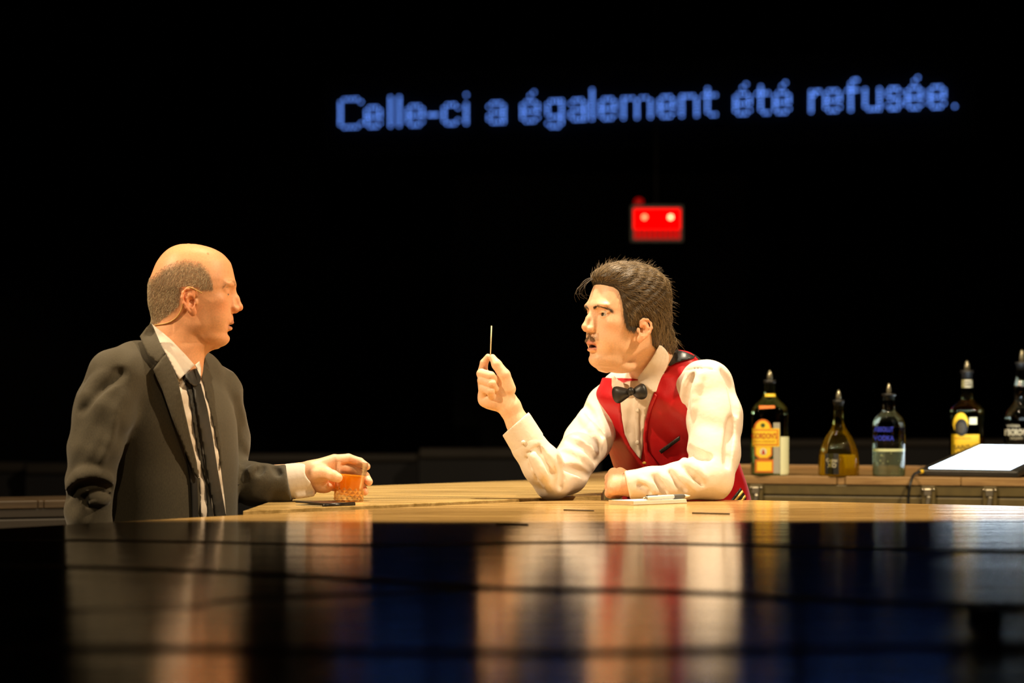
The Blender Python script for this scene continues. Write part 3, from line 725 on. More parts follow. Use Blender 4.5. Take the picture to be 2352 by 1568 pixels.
bpts = [(.093, .011, -.006), (.092, .024, -.001), (.082, .040, -.001), (.069, .052, -.009)]
for s in (1, -1):
    v, f = brow(s, 260, bpts, .009, .00024, g2, .0016)
    keep(tag(mesh_obj('eyebrow', app(bm, v), f, M_hairbrown, cols=np.tile([.085, .052, .026], (len(v), 1))), kind='stuff'), bar_man)
n = 300; yy = RNG.uniform(-.021, .021, n); pp = np.stack([.098 - np.abs(yy) * .35, yy, -.0685 - np.abs(yy) * .18 + RNG.normal(0, .0022, n)], 1)
for _ in range(3): pp = pp - g2.grad(pp) * g2.sample(pp)[:, None]
dd = np.stack([.15 + 0 * yy, np.sign(yy) * .55, -.9 + 0 * yy], 1) + RNG.normal(0, .2, (n, 3))
v, f = strands(pp, dd / np.linalg.norm(dd, axis=1, keepdims=True), g2.grad(pp), RNG.uniform(.004, .007, n), 3, .00026, lift=.3)
keep(tag(mesh_obj('moustache', app(bm, v), f, M_hairbrown, cols=np.tile([.22, .13, .06], (len(v), 1))), kind='stuff'), bar_man)
for s in (1, -1): keep(eyeball(bm, s, (1, .06, .12), (.06, .045, .025), None), bar_man)

# raised right hand, thumb and forefinger pinching the stick, other fingers folded
YR = 6.0
def R(px, py, dy, r): return (W(px, py, YR + dy / 1000), r * k_at(YR))
lo = W(1080, 1010, YR); hi = W(1215, 805, YR)
gr = Field((lo[0], YR - .06, lo[2]), (hi[0] + .01, YR + .07, hi[2]), .0013)
gr.chain([R(1222, 1030, 6, 30), R(1192, 975, 6, 26), R(1172, 938, 5, 25)], .012)
gr.chain([R(1170, 932, 5, 24), R(1150, 905, 8, 24)], .012)
for kx, ky, kd, kr in ((1127, 878, 26, 14), (1117, 892, 24, 14.5), (1112, 906, 20, 14), (1112, 919, 12, 14)):
    gr.chain([R(1160, 922, 8, 20), R(kx, ky, kd, kr)], .012)
gr.ell(W(1133, 922, YR + .004), (.026, .016, .018), .012)
gr.ell(W(1160, 888, YR - .006), (.019, .015, .028), .012)
gr.chain([R(1168, 893, -6, 17), R(1158, 861, -12, 14), R(1141, 837, -11, 11.5), R(1131, 821, -4, 8)], .004)
rf = [[R(1127, 878, 26, 12), R(1109, 851, 20, 11), R(1112, 833, 10, 9.5), R(1121, 819, 4, 7)],
      [R(1117, 892, 24, 12.5), R(1106, 858, 0, 11.5), R(1127, 863, -22, 10.5), R(1139, 874, -10, 9)],
      [R(1112, 906, 20, 12.5), R(1108, 873, -4, 11.5), R(1129, 881, -26, 10.5), R(1137, 893, -13, 9)],
      [R(1112, 919, 12, 12), R(1111, 891, -6, 11), R(1126, 898, -24, 9.5), R(1129, 909, -13, 8.5)]]
for c in rf: gr.chain(c, .0018)
V, Fc = gr.mesh(1); bp2.append((V, Fc, np.tile(np.array((.82, .52, .33)), (len(V), 1))))

# left hand closed, tucked beside the forearm
YL = 5.96
def Lh(px, py, dy, r): return (W(px, py, YL + dy / 1000), r * k_at(YL))
lo = W(1375, 1160, YL); hi = W(1480, 1055, YL)
gl = Field((lo[0], YL - .07, ZB - .002), (hi[0] + .02, YL + .08, hi[2] + .01), .0015)
gl.chain([Lh(1500, 1114, 6, 26), Lh(1452, 1113, 6, 26)], .012)
for i, (ky, kd) in enumerate(((1088, 24), (1099, 8), (1111, -4), (1123, -12))):
    gl.chain([Lh(1450, 1110 + i * 2, 10 - i * 5, 21), Lh(1410, ky, kd, 14.5)], .012)
    gl.chain([Lh(1410, ky, kd, 13), Lh(1401, ky + 9, kd + 26, 12), Lh(1421, ky + 11, kd + 38, 11)], .003)
gl.chain([Lh(1444, 1096, 24, 14), Lh(1424, 1086, 38, 12), Lh(1406, 1092, 44, 10)], .006)
V, Fc = gl.mesh(1); bp2.append((V, Fc, np.tile(np.array((.66, .37, .22)), (len(V), 1))))  # darker skin tone paints in the shade on the closed hand

# torso
FW2 = np.array([-.62, -.785]); LF2 = np.array([.785, -.62])
O2 = W(1497, 868, 6.20)
TV = [(-.55, .168, .125, -.22, 0), (-.34, .162, .122, -.165, 0), (-.22, .158, .118, -.11, 0), (-.12, .158, .115, -.05, 0), (-.05, .152, .105, -.015, 0), (0, .13, .082, -.005, 0), (.03, .09, .062, -.01, 0), (.055, .06, .05, -.015, 0)]
def N2(px, py, Y, r): return (W(px, py, Y), r * k_at(Y))
rB = [N2(1392, 935, 6.28, 46), N2(1352, 1010, 6.19, 52), N2(1300, 1085, 6.07, 48), N2(1270, 1106, 6.02, 41)]
rB2 = [N2(1270, 1106, 6.02, 41), N2(1245, 1066, 6.0, 46), N2(1215, 1025, 6.0, 39), N2(1192, 990, 6.0, 33)]
lB = [N2(1622, 888, 6.10, 60), N2(1642, 960, 6.07, 61), N2(1640, 1040, 6.03, 58), N2(1632, 1098, 5.985, 51)]
lB2 = [N2(1632, 1100, 5.985, 50), N2(1560, 1106, 5.955, 43), N2(1500, 1110, 5.95, 37), N2(1434, 1114, 5.955, 33)]
gb2 = Field((W(1230, 0, 6)[0], 5.88, O2[2] - .5), (W(1760, 0, 6.3)[0], 6.6, O2[2] + .08), .007)
loft(gb2, O2, FW2, [(z, a - .02, d - .02, c, l) for z, a, d, c, l in TV], .03)
for ch in (rB, rB2, lB, lB2): gb2.chain([(p, r * .6) for p, r in ch], .02)
gb2.rc(O2 + np.array([0, 0, -.06]), O2 + np.array([0, 0, .02]), .05, .045, .02)
V, Fc = gb2.mesh(1); bp2.append((V, Fc, np.tile(np.array(SK2), (len(V), 1))))
body_mesh(bp2, bar_man)

# shirt: sleeves with soft creases, body under the vest
gs = Field((W(1150, 0, 6)[0], 5.86, ZB - .004), (W(1740, 0, 6.05)[0], 6.48, O2[2] + .09), .0036)
def foldS(t, X, Y, Z):
    return (.0008 * np.sin(60 * X + 45 * Z + 2.5 * np.sin(25 * Z))).astype(np.float32)
loft(gs, O2, FW2, [(z, a - .008, d - .008, c, l) for z, a, d, c, l in TV if z > -.4], .03)
gs.chain([N2(1520, 860, 6.19, 38), N2(1596, 884, 6.13, 44), N2(1622, 888, 6.10, 57)], .03)
gs.chain([N2(1462, 880, 6.22, 40), N2(1400, 930, 6.28, 45)], .03)
gs.chain(rB, .018, fold=foldS); gs.chain(rB2, .014, fold=foldS); gs.chain(lB, .02, fold=foldS); gs.chain(lB2, .016, fold=foldS)
for q, r, k, op, dp in (
    # left sleeve, inner elbow fans
    ([(1560, 1050), (1590, 1072), (1622, 1100)], .009, .008, 'u', .003), ([(1553, 1060), (1583, 1086), (1614, 1114)], .006, .006, 's', .001),
    ([(1545, 1074), (1568, 1098), (1596, 1124)], .008, .008, 'u', .003), ([(1536, 1082), (1556, 1106), (1576, 1128)], .005, .006, 's', .001),
    ([(1510, 1080), (1530, 1104), (1552, 1130)], .008, .008, 'u', .003), ([(1500, 1092), (1516, 1112), (1530, 1132)], .005, .007, 's', .001),
    ([(1470, 1098), (1490, 1112), (1506, 1130)], .005, .008, 'u', .002), ([(1466, 1112), (1480, 1118), (1494, 1132)], .004, .006, 's', 0),
    ([(1580, 1030), (1600, 1046), (1630, 1052)], .006, .012, 's', .001), ([(1560, 1040), (1572, 1046), (1588, 1044)], .005, .008, 's', 0),
    ([(1592, 862), (1578, 900), (1572, 960), (1572, 1010)], .005, .012, 's', .001), ([(1612, 858), (1600, 900), (1596, 950)], .005, .014, 'u', .003),
    ([(1660, 850), (1682, 900), (1690, 950)], .005, .014, 's', .001), ([(1680, 960), (1674, 1010), (1668, 1070)], .005, .014, 's', .001),
    ([(1575, 850), (1610, 846), (1640, 850)], .0018, .004, 's', 0),
    # right sleeve
    ([(1342, 930), (1362, 958), (1382, 1000)], .007, .012, 's', .001), ([(1335, 955), (1355, 985), (1378, 1025)], .007, .012, 'u', .003),
    ([(1306, 1010), (1338, 1026), (1372, 1058)], .008, .012, 's', .001), ([(1300, 1035), (1330, 1046), (1362, 1074)], .007, .012, 'u', .003),
    ([(1296, 1075), (1325, 1080), (1356, 1094)], .005, .012, 's', .001), ([(1284, 1050), (1290, 1085), (1286, 1120)], .006, .008, 's', 0),
    ([(1212, 1048), (1232, 1085), (1254, 1125)], .005, .008, 's', 0), ([(1222, 1040), (1244, 1080), (1262, 1120)], .008, .014, 'u', .003),
    ([(1236, 1030), (1256, 1060), (1270, 1090)], .004, .012, 's', 0), ([(1210, 1042), (1226, 1032), (1240, 1022)], .0022, .004, 's', 0)):
    crease(gs, q, r, k, op, dp)
# flat on the bar top, cut cuffs
S3 = (slice(None),) * 3; X, Y, Z = gs.co(S3)
gs.put(S3, ((ZB + .0006) - Z + 0 * X + 0 * Y).astype(np.float32), .004, 'i')
a_ = W(1190, 978, 6.0); dcut = np.array([-.52, 0, .855]); S = gs.sl((gs.lo[0], gs.lo[1], W(0, 1060, 6)[2]), (W(1240, 0, 6)[0], gs.lo[1] + .6, 9)); X, Y, Z = gs.co(S)
gs.put(S, ((X - a_[0]) * dcut[0] + (Z - a_[2]) * dcut[2] + 0 * Y).astype(np.float32), .002, 'i')
a_ = W(1437, 1100, 5.95); S = gs.sl((W(1380, 0, 5.95)[0], 5.86, ZB - .01), (W(1470, 0, 5.95)[0], 6.02, W(0, 1062, 5.95)[2])); X, Y, Z = gs.co(S)
gs.put(S, (-(X - a_[0]) + (a_[2] - Z) * .22 + 0 * Y).astype(np.float32), .002, 'i')
V, Fc = gs.mesh(2); keep(mesh_obj('shirt', V, Fc, M_shirt), bar_man)
# cuffs
gq = Field(W(1145, 1045, 5.9), W(1245, 940, 6.1) + np.array([0, .0, 0]), .002)
A = W(1216, 1024, 6.0); B = W(1186, 975, 6.0)
gq.rc(A, B, .0415, .040, .002); ax_ = (B - A) / np.linalg.norm(B - A); gq.rc(A - ax_ * .05, B + ax_ * .06, .0375, .036, .002, 's')
X, Y, Z = gq.co(S3); t = (X - A[0]) * ax_[0] + (Z - A[2]) * ax_[2]
gq.put(S3, np.maximum(t - .062 - (X - B[0]) * .25, -t - .004 + 0 * Y).astype(np.float32), .002, 'i')
v, f = gq.mesh(1); cuff = keep(mesh_obj('shirt_cuff', v, f, M_shirt), bar_man)
v, f = lathe([(.0001, -.001), (.0055, -.001), (.0055, .001), (.0001, .0015)], 14); M_ = Matrix.Translation(Vector(W(1202, 1016, 5.9565))) @ Matrix.Rotation(math.pi / 2, 4, 'X')
keep(mesh_obj('cuff_button', *xf((v, f), M_), M_button), bar_man)

# vest
gv = Field((O2[0] - .2, 5.98, O2[2] - .5), (O2[0] + .36, 6.62, O2[2] + .08), .0042)
loft(gv, O2, FW2, [(z, a, d, c, l) for z, a, d, c, l in TV if z < .01], .03)
gv.chain([N2(1528, 843, 6.19, 45), N2(1572, 856, 6.145, 50)], .03); gv.chain([N2(1442, 908, 6.23, 28), N2(1420, 920, 6.25, 36)], .03)
gv.ell(O2 + np.array([*(FW2 * -.09), -.10]), (.12, .11, .13), .06)
X, Y, Z = gv.co(S3)
gv.D += (.0016 * np.sin(120 * X + 60 * Z) * np.sin(50 * Z + 20 * Y)).astype(np.float32)
V, Fc = gv.mesh(2)
u = (V[:, 0] - O2[0]) * FW2[0] + (V[:, 1] - O2[1]) * FW2[1]; cf = hermite([t[0] for t in TV], [t[3] for t in TV], V[:, 2] - O2[2])
backv = (u - cf) < np.where(V[:, 2] - O2[2] > -.05, .012, -.085); pxy = np.stack([CX + F * V[:, 0] / V[:, 1], HY - F * (V[:, 2] - ZB - HC) / V[:, 1]], 1)
fm = backv[Fc].sum(1) > 2
keep(mesh_obj('vest', V, Fc, mats=[M_vest, M_black], fm=fm.astype(int)), bar_man)
gvs = Field(gv.lo, gv.lo + gv.h * (gv.n - 1.5), gv.h); gvs.D = gv.D[:gvs.n[0], :gvs.n[1], :gvs.n[2]]
addp('vest_back', gvs, [(1526, 800), (1545, 800), (1575, 808), (1598, 818), (1592, 823), (1572, 827), (1552, 833), (1540, 840), (1528, 838)], .0025, .003, M_black, bar_man, res=4, it=1, dmax=.04)
sp = [(1425, 922), (1428, 958), (1435, 997), (1448, 1025), (1463, 1045), (1472, 1055), (1477, 1022), (1477, 1004), (1482, 964), (1490, 933), (1503, 898), (1470, 872), (1440, 876), (1420, 884), (1412, 896)]
sf2 = addp('shirt_front', gvs, sp, .0008, .003, M_shirt, bar_man, res=5, relief=lambda v: .0015 * np.sin(v[:, 0] * .25 + v[:, 1] * .04) + .001 * np.sin(v[:, 1] * .15))
addp('button_placket', gvs, [(1455, 915), (1457, 960), (1461, 1010), (1468, 1048), (1473, 1048), (1471, 1010), (1469, 960), (1469, 915)], .004, .002, M_shirt, bar_man, res=5)
for bx, by in ((1464, 942), (1464, 1016)):
    v, f = patch(gvs, [(bx + 4.5 * math.cos(t), by + 4.5 * math.sin(t)) for t in np.linspace(0, 2 * math.pi, 13)[:-1]], .0062, .0018, res=3)
    keep(mesh_obj('shirt_button', v, f, M_button), bar_man)
addp('vest_edge', gvs, [(1425, 922), (1428, 958), (1435, 997), (1448, 1025), (1463, 1046), (1473, 1058), (1490, 1080), (1518, 1092), (1500, 1066), (1480, 1040), (1477, 1004), (1482, 964), (1490, 933), (1503, 902), (1509, 908), (1496, 940), (1489, 970), (1485, 1008), (1489, 1036), (1508, 1062), (1528, 1090), (1522, 1100), (1485, 1088), (1463, 1062), (1440, 1034), (1428, 1002), (1420, 962), (1417, 925)], .002, .004, M_vest, bar_man, res=4)
addp('pocket_welt', gvs, [(1513, 1035), (1519, 1042), (1562, 1010), (1562, 1000)], .003, .004, M_black, bar_man, res=4)
v, f = patch(gvs, [(1480 + 5 * math.cos(t), 1063 + 3 * math.sin(t)) for t in np.linspace(0, 2 * math.pi, 13)[:-1]], .0065, .003, res=2)
keep(mesh_obj('vest_button', v, f, M_gold), bar_man)
hb = addp('hem_flap', gvs, [(1672, 1156), (1701, 1119), (1715, 1142), (1711, 1156)], .003, .003, M_black, bar_man, res=4)
for q in ([(1680, 1156), (1705, 1125), (1708, 1130), (1687, 1156)], [(1696, 1156), (1711, 1136), (1714, 1141), (1703, 1156)]): addp('hem_braid', gvs, q, .0065, .002, M_gold, bar_man, res=4)
# collar and bow tie
gn2 = Field(O2 - np.array([.13, .22, .07]), O2 + np.array([.11, .12, .14]), .004)
q_ = [app(bm, np.array([p]))[0] for p, r in neck2]
gn2.chain([(q_[i], neck2[i][1] * 1.05) for i in range(3)], .03)
gn2.rc(q_[2], O2 + np.array([*(FW2 * .03), -.05]), .066, .075, .03)
addp('shirt_collar', gn2, smooth_poly([(1516, 790), (1532, 805), (1538, 822), (1531, 846), (1519, 866), (1512, 884), (1506, 904), (1484, 890), (1460, 873), (1479, 849), (1499, 821), (1510, 800)], 1), .009, .0045, M_shirt, bar_man, res=5, dmax=.04, relief=lambda v: .008 * np.clip((v[:, 1] - 820) / 80, 0, 1))
addp('shirt_collar', gn2, smooth_poly([(1405, 852), (1412, 866), (1433, 880), (1446, 884), (1444, 895), (1420, 903), (1405, 896)], 1), .007, .0045, M_shirt, bar_man, res=5, dmax=.05)
bw = thing_part = keep(bpy.data.objects.new('bow_tie', None), bar_man); COL.objects.link(bw)
def wing(name, poly, y0, slope, dep, bulge):
    P = smooth_poly(poly, 2); c = np.mean(P, 0); n = len(P); V = []
    for sgn, sc2 in ((1, 1.0), (-1, 1.0), (-1, .55)):
        for a, b2 in P:
            q = c + (np.array((a, b2)) - c) * sc2; Yq = y0 + (q[0] - 1448) * slope + sgn * dep * .5 - (bulge if sc2 < 1 else 0); V.append(W(q[0], q[1], Yq))
    V.append(W(c[0], c[1], y0 + (c[0] - 1448) * slope - dep * .5 - bulge * 1.3)); Fs = []
    for i in range(n):
        j = (i + 1) % n; Fs += [[i, n + i, n + j, j], [n + i, 2 * n + i, 2 * n + j, n + j], [2 * n + i, 3 * n, 2 * n + j]]
    Fs.append(list(range(n)))
    bpy.context.view_layer.update(); o = mesh_obj(name, V, Fs, M_black); o.parent = bw; o.matrix_parent_inverse = (Matrix.Translation(bar_man.location)).inverted() @ Matrix.Translation(bar_man.location); return o
bY = 6.055
wing('loop', [(1404, 898), (1411, 885), (1438, 891), (1448, 896), (1448, 909), (1438, 916), (1422, 928), (1409, 921)], bY, -.0003, .012, .006)
wing('loop', [(1450, 897), (1461, 886), (1478, 878), (1488, 896), (1486, 914), (1470, 919), (1453, 908)], bY, -.0003, .012, .006)
wing('knot', [(1440, 890), (1455, 888), (1458, 905), (1443, 911)], bY - .008, -.0003, .012, .004)

# ------------------------------------------------------------------ trousers and shoes below the bar
M_trouser = mat('black_trousers', (.02, .02, .022), .8, noise=(300, .2, (1, 1, 1)))
M_shoe = mat('black_leather', (.012, .011, .01), .3)
def trousers(parent, hip, fw, m):
    fw = np.array([*fw, 0]); lf = np.array([-fw[1], fw[0], 0]); g = Field(hip - np.array([.28, .28, hip[2]]), hip + np.array([.28, .28, .12]), .011)
    g.ell(hip, (.17, .17, .13), .03)
    for s in (1, -1):
        a = hip + lf * .085 * s; kn = np.array([*(a + fw * .03)[:2], .50]); an = np.array([*(a - fw * .01)[:2], .09])
        g.chain([(a, .095), (kn, .066), (an, .058)], .03)
    v, f = g.mesh(1); keep(mesh_obj('trousers', v, f, m), parent)
    for s in (1, -1):
        a = hip + lf * .085 * s; h = Field(np.array([*(a - .2 * abs(fw) - .12)[:2], 0]), np.array([*(a + .2 * abs(fw) + .18)[:2], .14]), .006)
        h.chain([(np.array([*(a - fw * .06)[:2], .05]), .042), (np.array([*(a + fw * .06)[:2], .045]), .046), (np.array([*(a + fw * .17)[:2], .03]), .032)], .02)
        h.rc(np.array([*(a - fw * .01)[:2], .05]), np.array([*(a - fw * .01)[:2], .12]), .045, .04, .02)
        X, Y, Z = h.co(S3); h.put(S3, (.002 - Z + 0 * X + 0 * Y).astype(np.float32), .002, 'i')
        v, f = h.mesh(1); keep(mesh_obj('shoe', v, f, M_shoe), parent)
trousers(man, np.array([O1[0] - .01, O1[1] + .02, .92]), FW1, M_suit)
trousers(bar_man, np.array([*(O2[:2] - FW2 * .23), .92]), FW2, M_trouser)

# ------------------------------------------------------------------ setting
M_floor = mat('stage_floor', (.02, .018, .016), .5, noise=(3, .3, (1, 1, 1)))
M_wall = mat('black_drape', (.006, .006, .007), .9, noise=(2, .3, (1, 1, .1)))
tag(mesh_obj('floor', *box((-14, -2, -.1), (14, 40, 0)), M_floor, smooth=False), kind='structure')
tag(mesh_obj('wall_back', *box((-14, 40, 0), (14, 40.2, 14)), M_wall, smooth=False), kind='structure')
tag(mesh_obj('wall_left', *box((-14.2, -2, 0), (-14, 40.2, 14)), M_wall, smooth=False), kind='structure')
tag(mesh_obj('wall_right', *box((14, -2, 0), (14.2, 40.2, 14)), M_wall, smooth=False), kind='structure')

def wood(name, c1, c2, rough, scale=(2.2, 26, 26), rot=0.0, spec=.5, bumpd=.0003, ripple=0):
    m = bpy.data.materials.new(name); m.use_nodes = True; nt = m.node_tree; b = nt.nodes['Principled BSDF']; L = nt.links
    tc = nt.nodes.new('ShaderNodeTexCoord'); mp = nt.nodes.new('ShaderNodeMapping'); mp.inputs['Scale'].default_value = scale; mp.inputs['Rotation'].default_value = (0, 0, rot)
    L.new(tc.outputs['Object'], mp.inputs[0])
    n = nt.nodes.new('ShaderNodeTexNoise'); n.inputs['Scale'].default_value = 1.6; n.inputs['Detail'].default_value = 9; n.inputs['Roughness'].default_value = .65; n.inputs['Distortion'].default_value = .6
    L.new(mp.outputs[0], n.inputs['Vector'])
    r = nt.nodes.new('ShaderNodeValToRGB'); r.color_ramp.elements[0].position = .34; r.color_ramp.elements[1].position = .68
    r.color_ramp.elements[0].color = (*c1, 1); r.color_ramp.elements[1].color = (*c2, 1)
    L.new(n.outputs['Fac'], r.inputs[0]); L.new(r.outputs[0], b.inputs['Base Color'])
    mr = nt.nodes.new('ShaderNodeMapRange'); mr.inputs['To Min'].default_value = rough * .8; mr.inputs['To Max'].default_value = rough * 1.3
    L.new(n.outputs['Fac'], mr.inputs['Value']); L.new(mr.outputs[0], b.inputs['Roughness'])
    b.inputs['Specular IOR Level'].default_value = spec
    bp_ = nt.nodes.new('ShaderNodeBump'); bp_.inputs['Strength'].default_value = .15; bp_.inputs['Distance'].default_value = bumpd
    L.new(n.outputs['Fac'], bp_.inputs['Height']); L.new(bp_.outputs[0], b.inputs['Normal'])
    if ripple:                 # slight lengthwise waviness of the varnish
        mq = nt.nodes.new('ShaderNodeMapping'); mq.inputs['Scale'].default_value = (.5, 14, 14); L.new(tc.outputs['Object'], mq.inputs[0])
        nq = nt.nodes.new('ShaderNodeTexNoise'); nq.inputs['Scale'].default_value = 1; nq.inputs['Detail'].default_value = 3; L.new(mq.outputs[0], nq.inputs['Vector'])
        b2 = nt.nodes.new('ShaderNodeBump'); b2.inputs['Strength'].default_value = 1; b2.inputs['Distance'].default_value = ripple
        L.new(nq.outputs['Fac'], b2.inputs['Height']); L.new(b2.outputs[0], bp_.inputs['Normal'])
    return m
M_bar = wood('varnished_bar_wood', (.34, .19, .055), (.80, .53, .20), .12, spec=.37, ripple=.0012)
M_barB = wood('bar_leaf_wood', (.30, .19, .055), (.70, .48, .19), .22, (2, 22, 22), -.6)
M_dark = mat('dark_substrate', (.012, .010, .008), .6)
M_ply = wood('plywood', (.17, .09, .03), (.33, .20, .075), .5, (3, 40, 40))
M_trunk = mat('painted_metal_trunk', (.085, .062, .020), .5, noise=(30, .15, (1, 1, 1)))
M_metal = mat('worn_steel', (.55, .5, .4), .3, metal=.9)

def Yt(py): return HC * F / (py - HY)          # distance of a point on the bar plane
def XY(px, py): Y = Yt(py); return np.array([(px - CX) * Y / F, Y])

# bar counter: large foreground top made of panels with open joints
edge = [(-1.75, 4.10), tuple(XY(0, 1213)), tuple(XY(540, 1183)), tuple(XY(1230, 1150.5)), tuple(XY(1480, 1146.5)), tuple(XY(1720, 1148)), tuple(XY(2352, 1162)), (1.75, 5.2)]
bar = thing('bar_counter', (0, 4.0, 0), 'large glossy varnished wooden bar top with dark joints between its panels', 'bar')
def bevel(o, w):
    md = o.modifiers.new('bevel', 'BEVEL'); md.width = w; md.segments = 2; md.limit_method = 'ANGLE'; return o
def panel(name, poly, z, th, m, parent, tilt=None, pivotY=None):
    v, f = prism(poly, z - th, z)
    if tilt: v = [(x, y, zz + (y - pivotY) * tilt) for x, y, zz in v]
    return keep(bevel(mesh_obj(name, v, f, m, smooth=False), .0015), parent)
def line(pts, x): return float(np.interp(x, [p[0] for p in pts], [p[1] for p in pts]))
s1 = [(-1.75, 4.36), tuple(XY(145, 1241)), tuple(XY(850, 1252)), tuple(XY(1400, 1246)), tuple(XY(2352, 1266)), (1.75, 4.0)]
s2 = [(-1.75, 3.98)] + [tuple(XY(*q)) for q in ((160, 1303), (850, 1332), (1150, 1352), (1560, 1360), (2352, 1392))] + [(1.75, 2.9)]
s3 = [(-1.75, 2.75)] + [tuple(XY(*q)) for q in ((170, 1403), (540, 1378), (1130, 1352))]
s4 = [(-1.75, 2.56)] + [tuple(XY(*q)) for q in ((200, 1490), (1300, 1500), (2300, 1486))] + [(1.75, 2.6)]
def off(pts, d): return [(x, y + d) for x, y in pts]
gp = .012
ccw = lambda low, up: low + up[::-1]
panel('top_panel', ccw(off(s1, gp), edge), ZB, .03, M_bar, bar)
panel('top_panel', ccw(off(s2, gp), off(s1, -gp)), ZB, .03, M_bar, bar, .001, 4.2)
panel('top_panel', ccw(off(s3, gp), off(s2[:4], -gp)[:3] + [off(s2, -gp)[3]]), ZB, .03, M_bar, bar, .003, 3.4)
low = off(s4, gp); up = off(s3, -gp)[:3] + off(s2, -gp)[3:]
panel('top_panel', ccw(low, up), ZB, .03, M_bar, bar, .0018, 3.1)
panel('top_panel', ccw([(-1.75, 1.7), (1.75, 1.7)], off(s4, -gp)), ZB, .03, M_bar, bar, .0005, 2.3)
M_strip = mat('black_joint_tape', (.006, .006, .006), .75, spec=.2)
def strip(pts, wd, tilt=0, pv=0):
    P = np.array(pts); V = []; n = len(P)
    for dz in (0, .0006):
        for sgn in (-1, 1):
            for x, y in P: V.append((x, y + sgn * wd / 2, ZB + .0004 + dz + (y - pv) * tilt))
    Fs = []
    for i in range(n - 1):
        Fs += [[2 * n + i, 2 * n + i + 1, 3 * n + i + 1, 3 * n + i], [i, n + i, n + i + 1, i + 1], [i, i + 1, 2 * n + i + 1, 2 * n + i], [n + i, 3 * n + i, 3 * n + i + 1, n + i + 1]]
    keep(mesh_obj('joint_tape', V, Fs, M_strip, smooth=False), bar)
strip([tuple(p) for p in spline(s1, 40)], .04); strip([tuple(p) for p in spline(s2, 40)], .07); strip([tuple(p) for p in spline(s3, 30)], .06, .003, 3.4); strip([tuple(p) for p in spline(s4, 30)], .06)
keep(mesh_obj('substrate', *prism(ccw([(-1.7, 1.75), (1.7, 1.75)], [(x * .985, y - .05) for x, y in edge]), ZB - .06, ZB - .034), M_dark, smooth=False), bar)
keep(mesh_obj('base', *prism([(-1.5, 1.9), (1.5, 1.9), (1.5, 4.9), (.3, 5.55), (-.3, 5.2), (-1.2, 4.1)], 0, ZB - .06), M_dark, smooth=False), bar)
# second leaf of the bar between the two people
leaf = thing('bar_leaf', (-.15, 6.3, 0), 'lighter wooden bar section running back between the two people', 'bar')
e1, e2, e3 = XY(556, 1178.5), XY(1240, 1147.5), XY(1380, 1142)
f1, f2, f3 = XY(700, 1127), XY(1200, 1106), XY(1400, 1101)
lp = [tuple(e1 + [0, .02]), tuple(e2 + [0, .01]), tuple(e3), (.24, 6.9), tuple(f3), tuple(f2), tuple(XY(840, 1119)), tuple(f1)]
panel('top_panel', [lp[0], lp[1], lp[2], tuple(f3), tuple(f2), lp[6], lp[7]], ZB + .004, .034, M_barB, leaf)
keep(mesh_obj('base', *prism([(-.45, 5.95), (.1, 6.3), (.12, 6.9), (-.25, 6.75)], 0, ZB - .029), M_dark, smooth=False), leaf)

# ------------------------------------------------------------------ back counter: plywood shelf on metal trunks
A0 = XY(1720, 1092); A1 = XY(2352, 1098); ang = math.atan2(A1[1] - A0[1], A1[0] - A0[0]); sc_ = np.linalg.norm(A1 - A0) / (2352 - 1720)
def S_(px): return (px - 1720) * sc_
def loc(o, x, y, a): o.location = (x, y, 0); o.rotation_euler = (0, 0, a); return o
shelf = thing('shelf', (A0[0], A0[1], 0), 'light plywood shelf boards laid on metal trunks behind the bar', 'shelf', rot=(0, 0, ang))
for i, (a, b) in enumerate(((1330, 1925.5), (1927, 1944.5), (1946, 2210), (2211, 2560))):
    mesh_obj('board', *box((S_(a), 0 if i != 1 else .004, ZB - .024), (S_(b), .74, ZB), .002), M_ply, shelf, smooth=False)
mesh_obj('back_lip', *box((S_(1330), .72, ZB), (S_(2560), .75, ZB + .012), .002), M_ply, shelf, smooth=False)
def latch(parent, x, z):
    l = mesh_obj('latch', *box((x - .020, -.006, z - .036), (x + .020, 0, z + .034), .002), M_trunk, parent, smooth=False)
    v = join([xf(box((-.006, -.014, -.03), (.006, -.006, .004), .002), Matrix.Translation((x + .002, 0, z)) @ Matrix.Rotation(.15, 4, 'Y')), box((x - .012, -.012, z + .006), (x + .010, -.006, z + .026), .002)])
    mesh_obj('hasp', *v, M_metal, l, smooth=False)
    for dx, dz in ((-.016, .024), (.016, .024), (-.016, -.028), (.016, -.028)):
        vv, ff = lathe([(.0001, .004), (.003, .003), (.004, 0)], 8); mesh_obj('rivet', *xf((vv, ff), Matrix.Translation((x + dx, -.006, z + dz)) @ Matrix.Rotation(math.pi / 2, 4, 'X')), M_metal, l)
def trunk(a, b, latches, label, par=None, z1=ZB - .025):
    t = thing('trunk', (A0[0], A0[1], 0), label, 'trunk', 'metal trunks under the shelf', rot=(0, 0, ang))
    mesh_obj('lid', *box((S_(a), .004, z1 - .030), (S_(b), .58, z1), .003), M_trunk, t, smooth=False)
    mesh_obj('case', *box((S_(a), .004, z1 - .36), (S_(b), .58, z1 - .034), .003), M_trunk, t, smooth=False)
    mesh_obj('seal', *box((S_(a) + .004, .008, z1 - .035), (S_(b) - .004, .57, z1 - .029)), M_dark, t, smooth=False)
    for p in latches: latch(t, S_(p), z1 - .034)
    mesh_obj('stand', *box((S_(a) + .02, .03, 0), (S_(b) - .02, .56, z1 - .36)), M_dark, t, smooth=False)
trunk(1335, 2088, (1738,), 'brown metal trunk with one latch showing, below the bottles')
trunk(2092, 2550, (2137, 2276), 'brown metal trunk with two latches below the glowing screen')

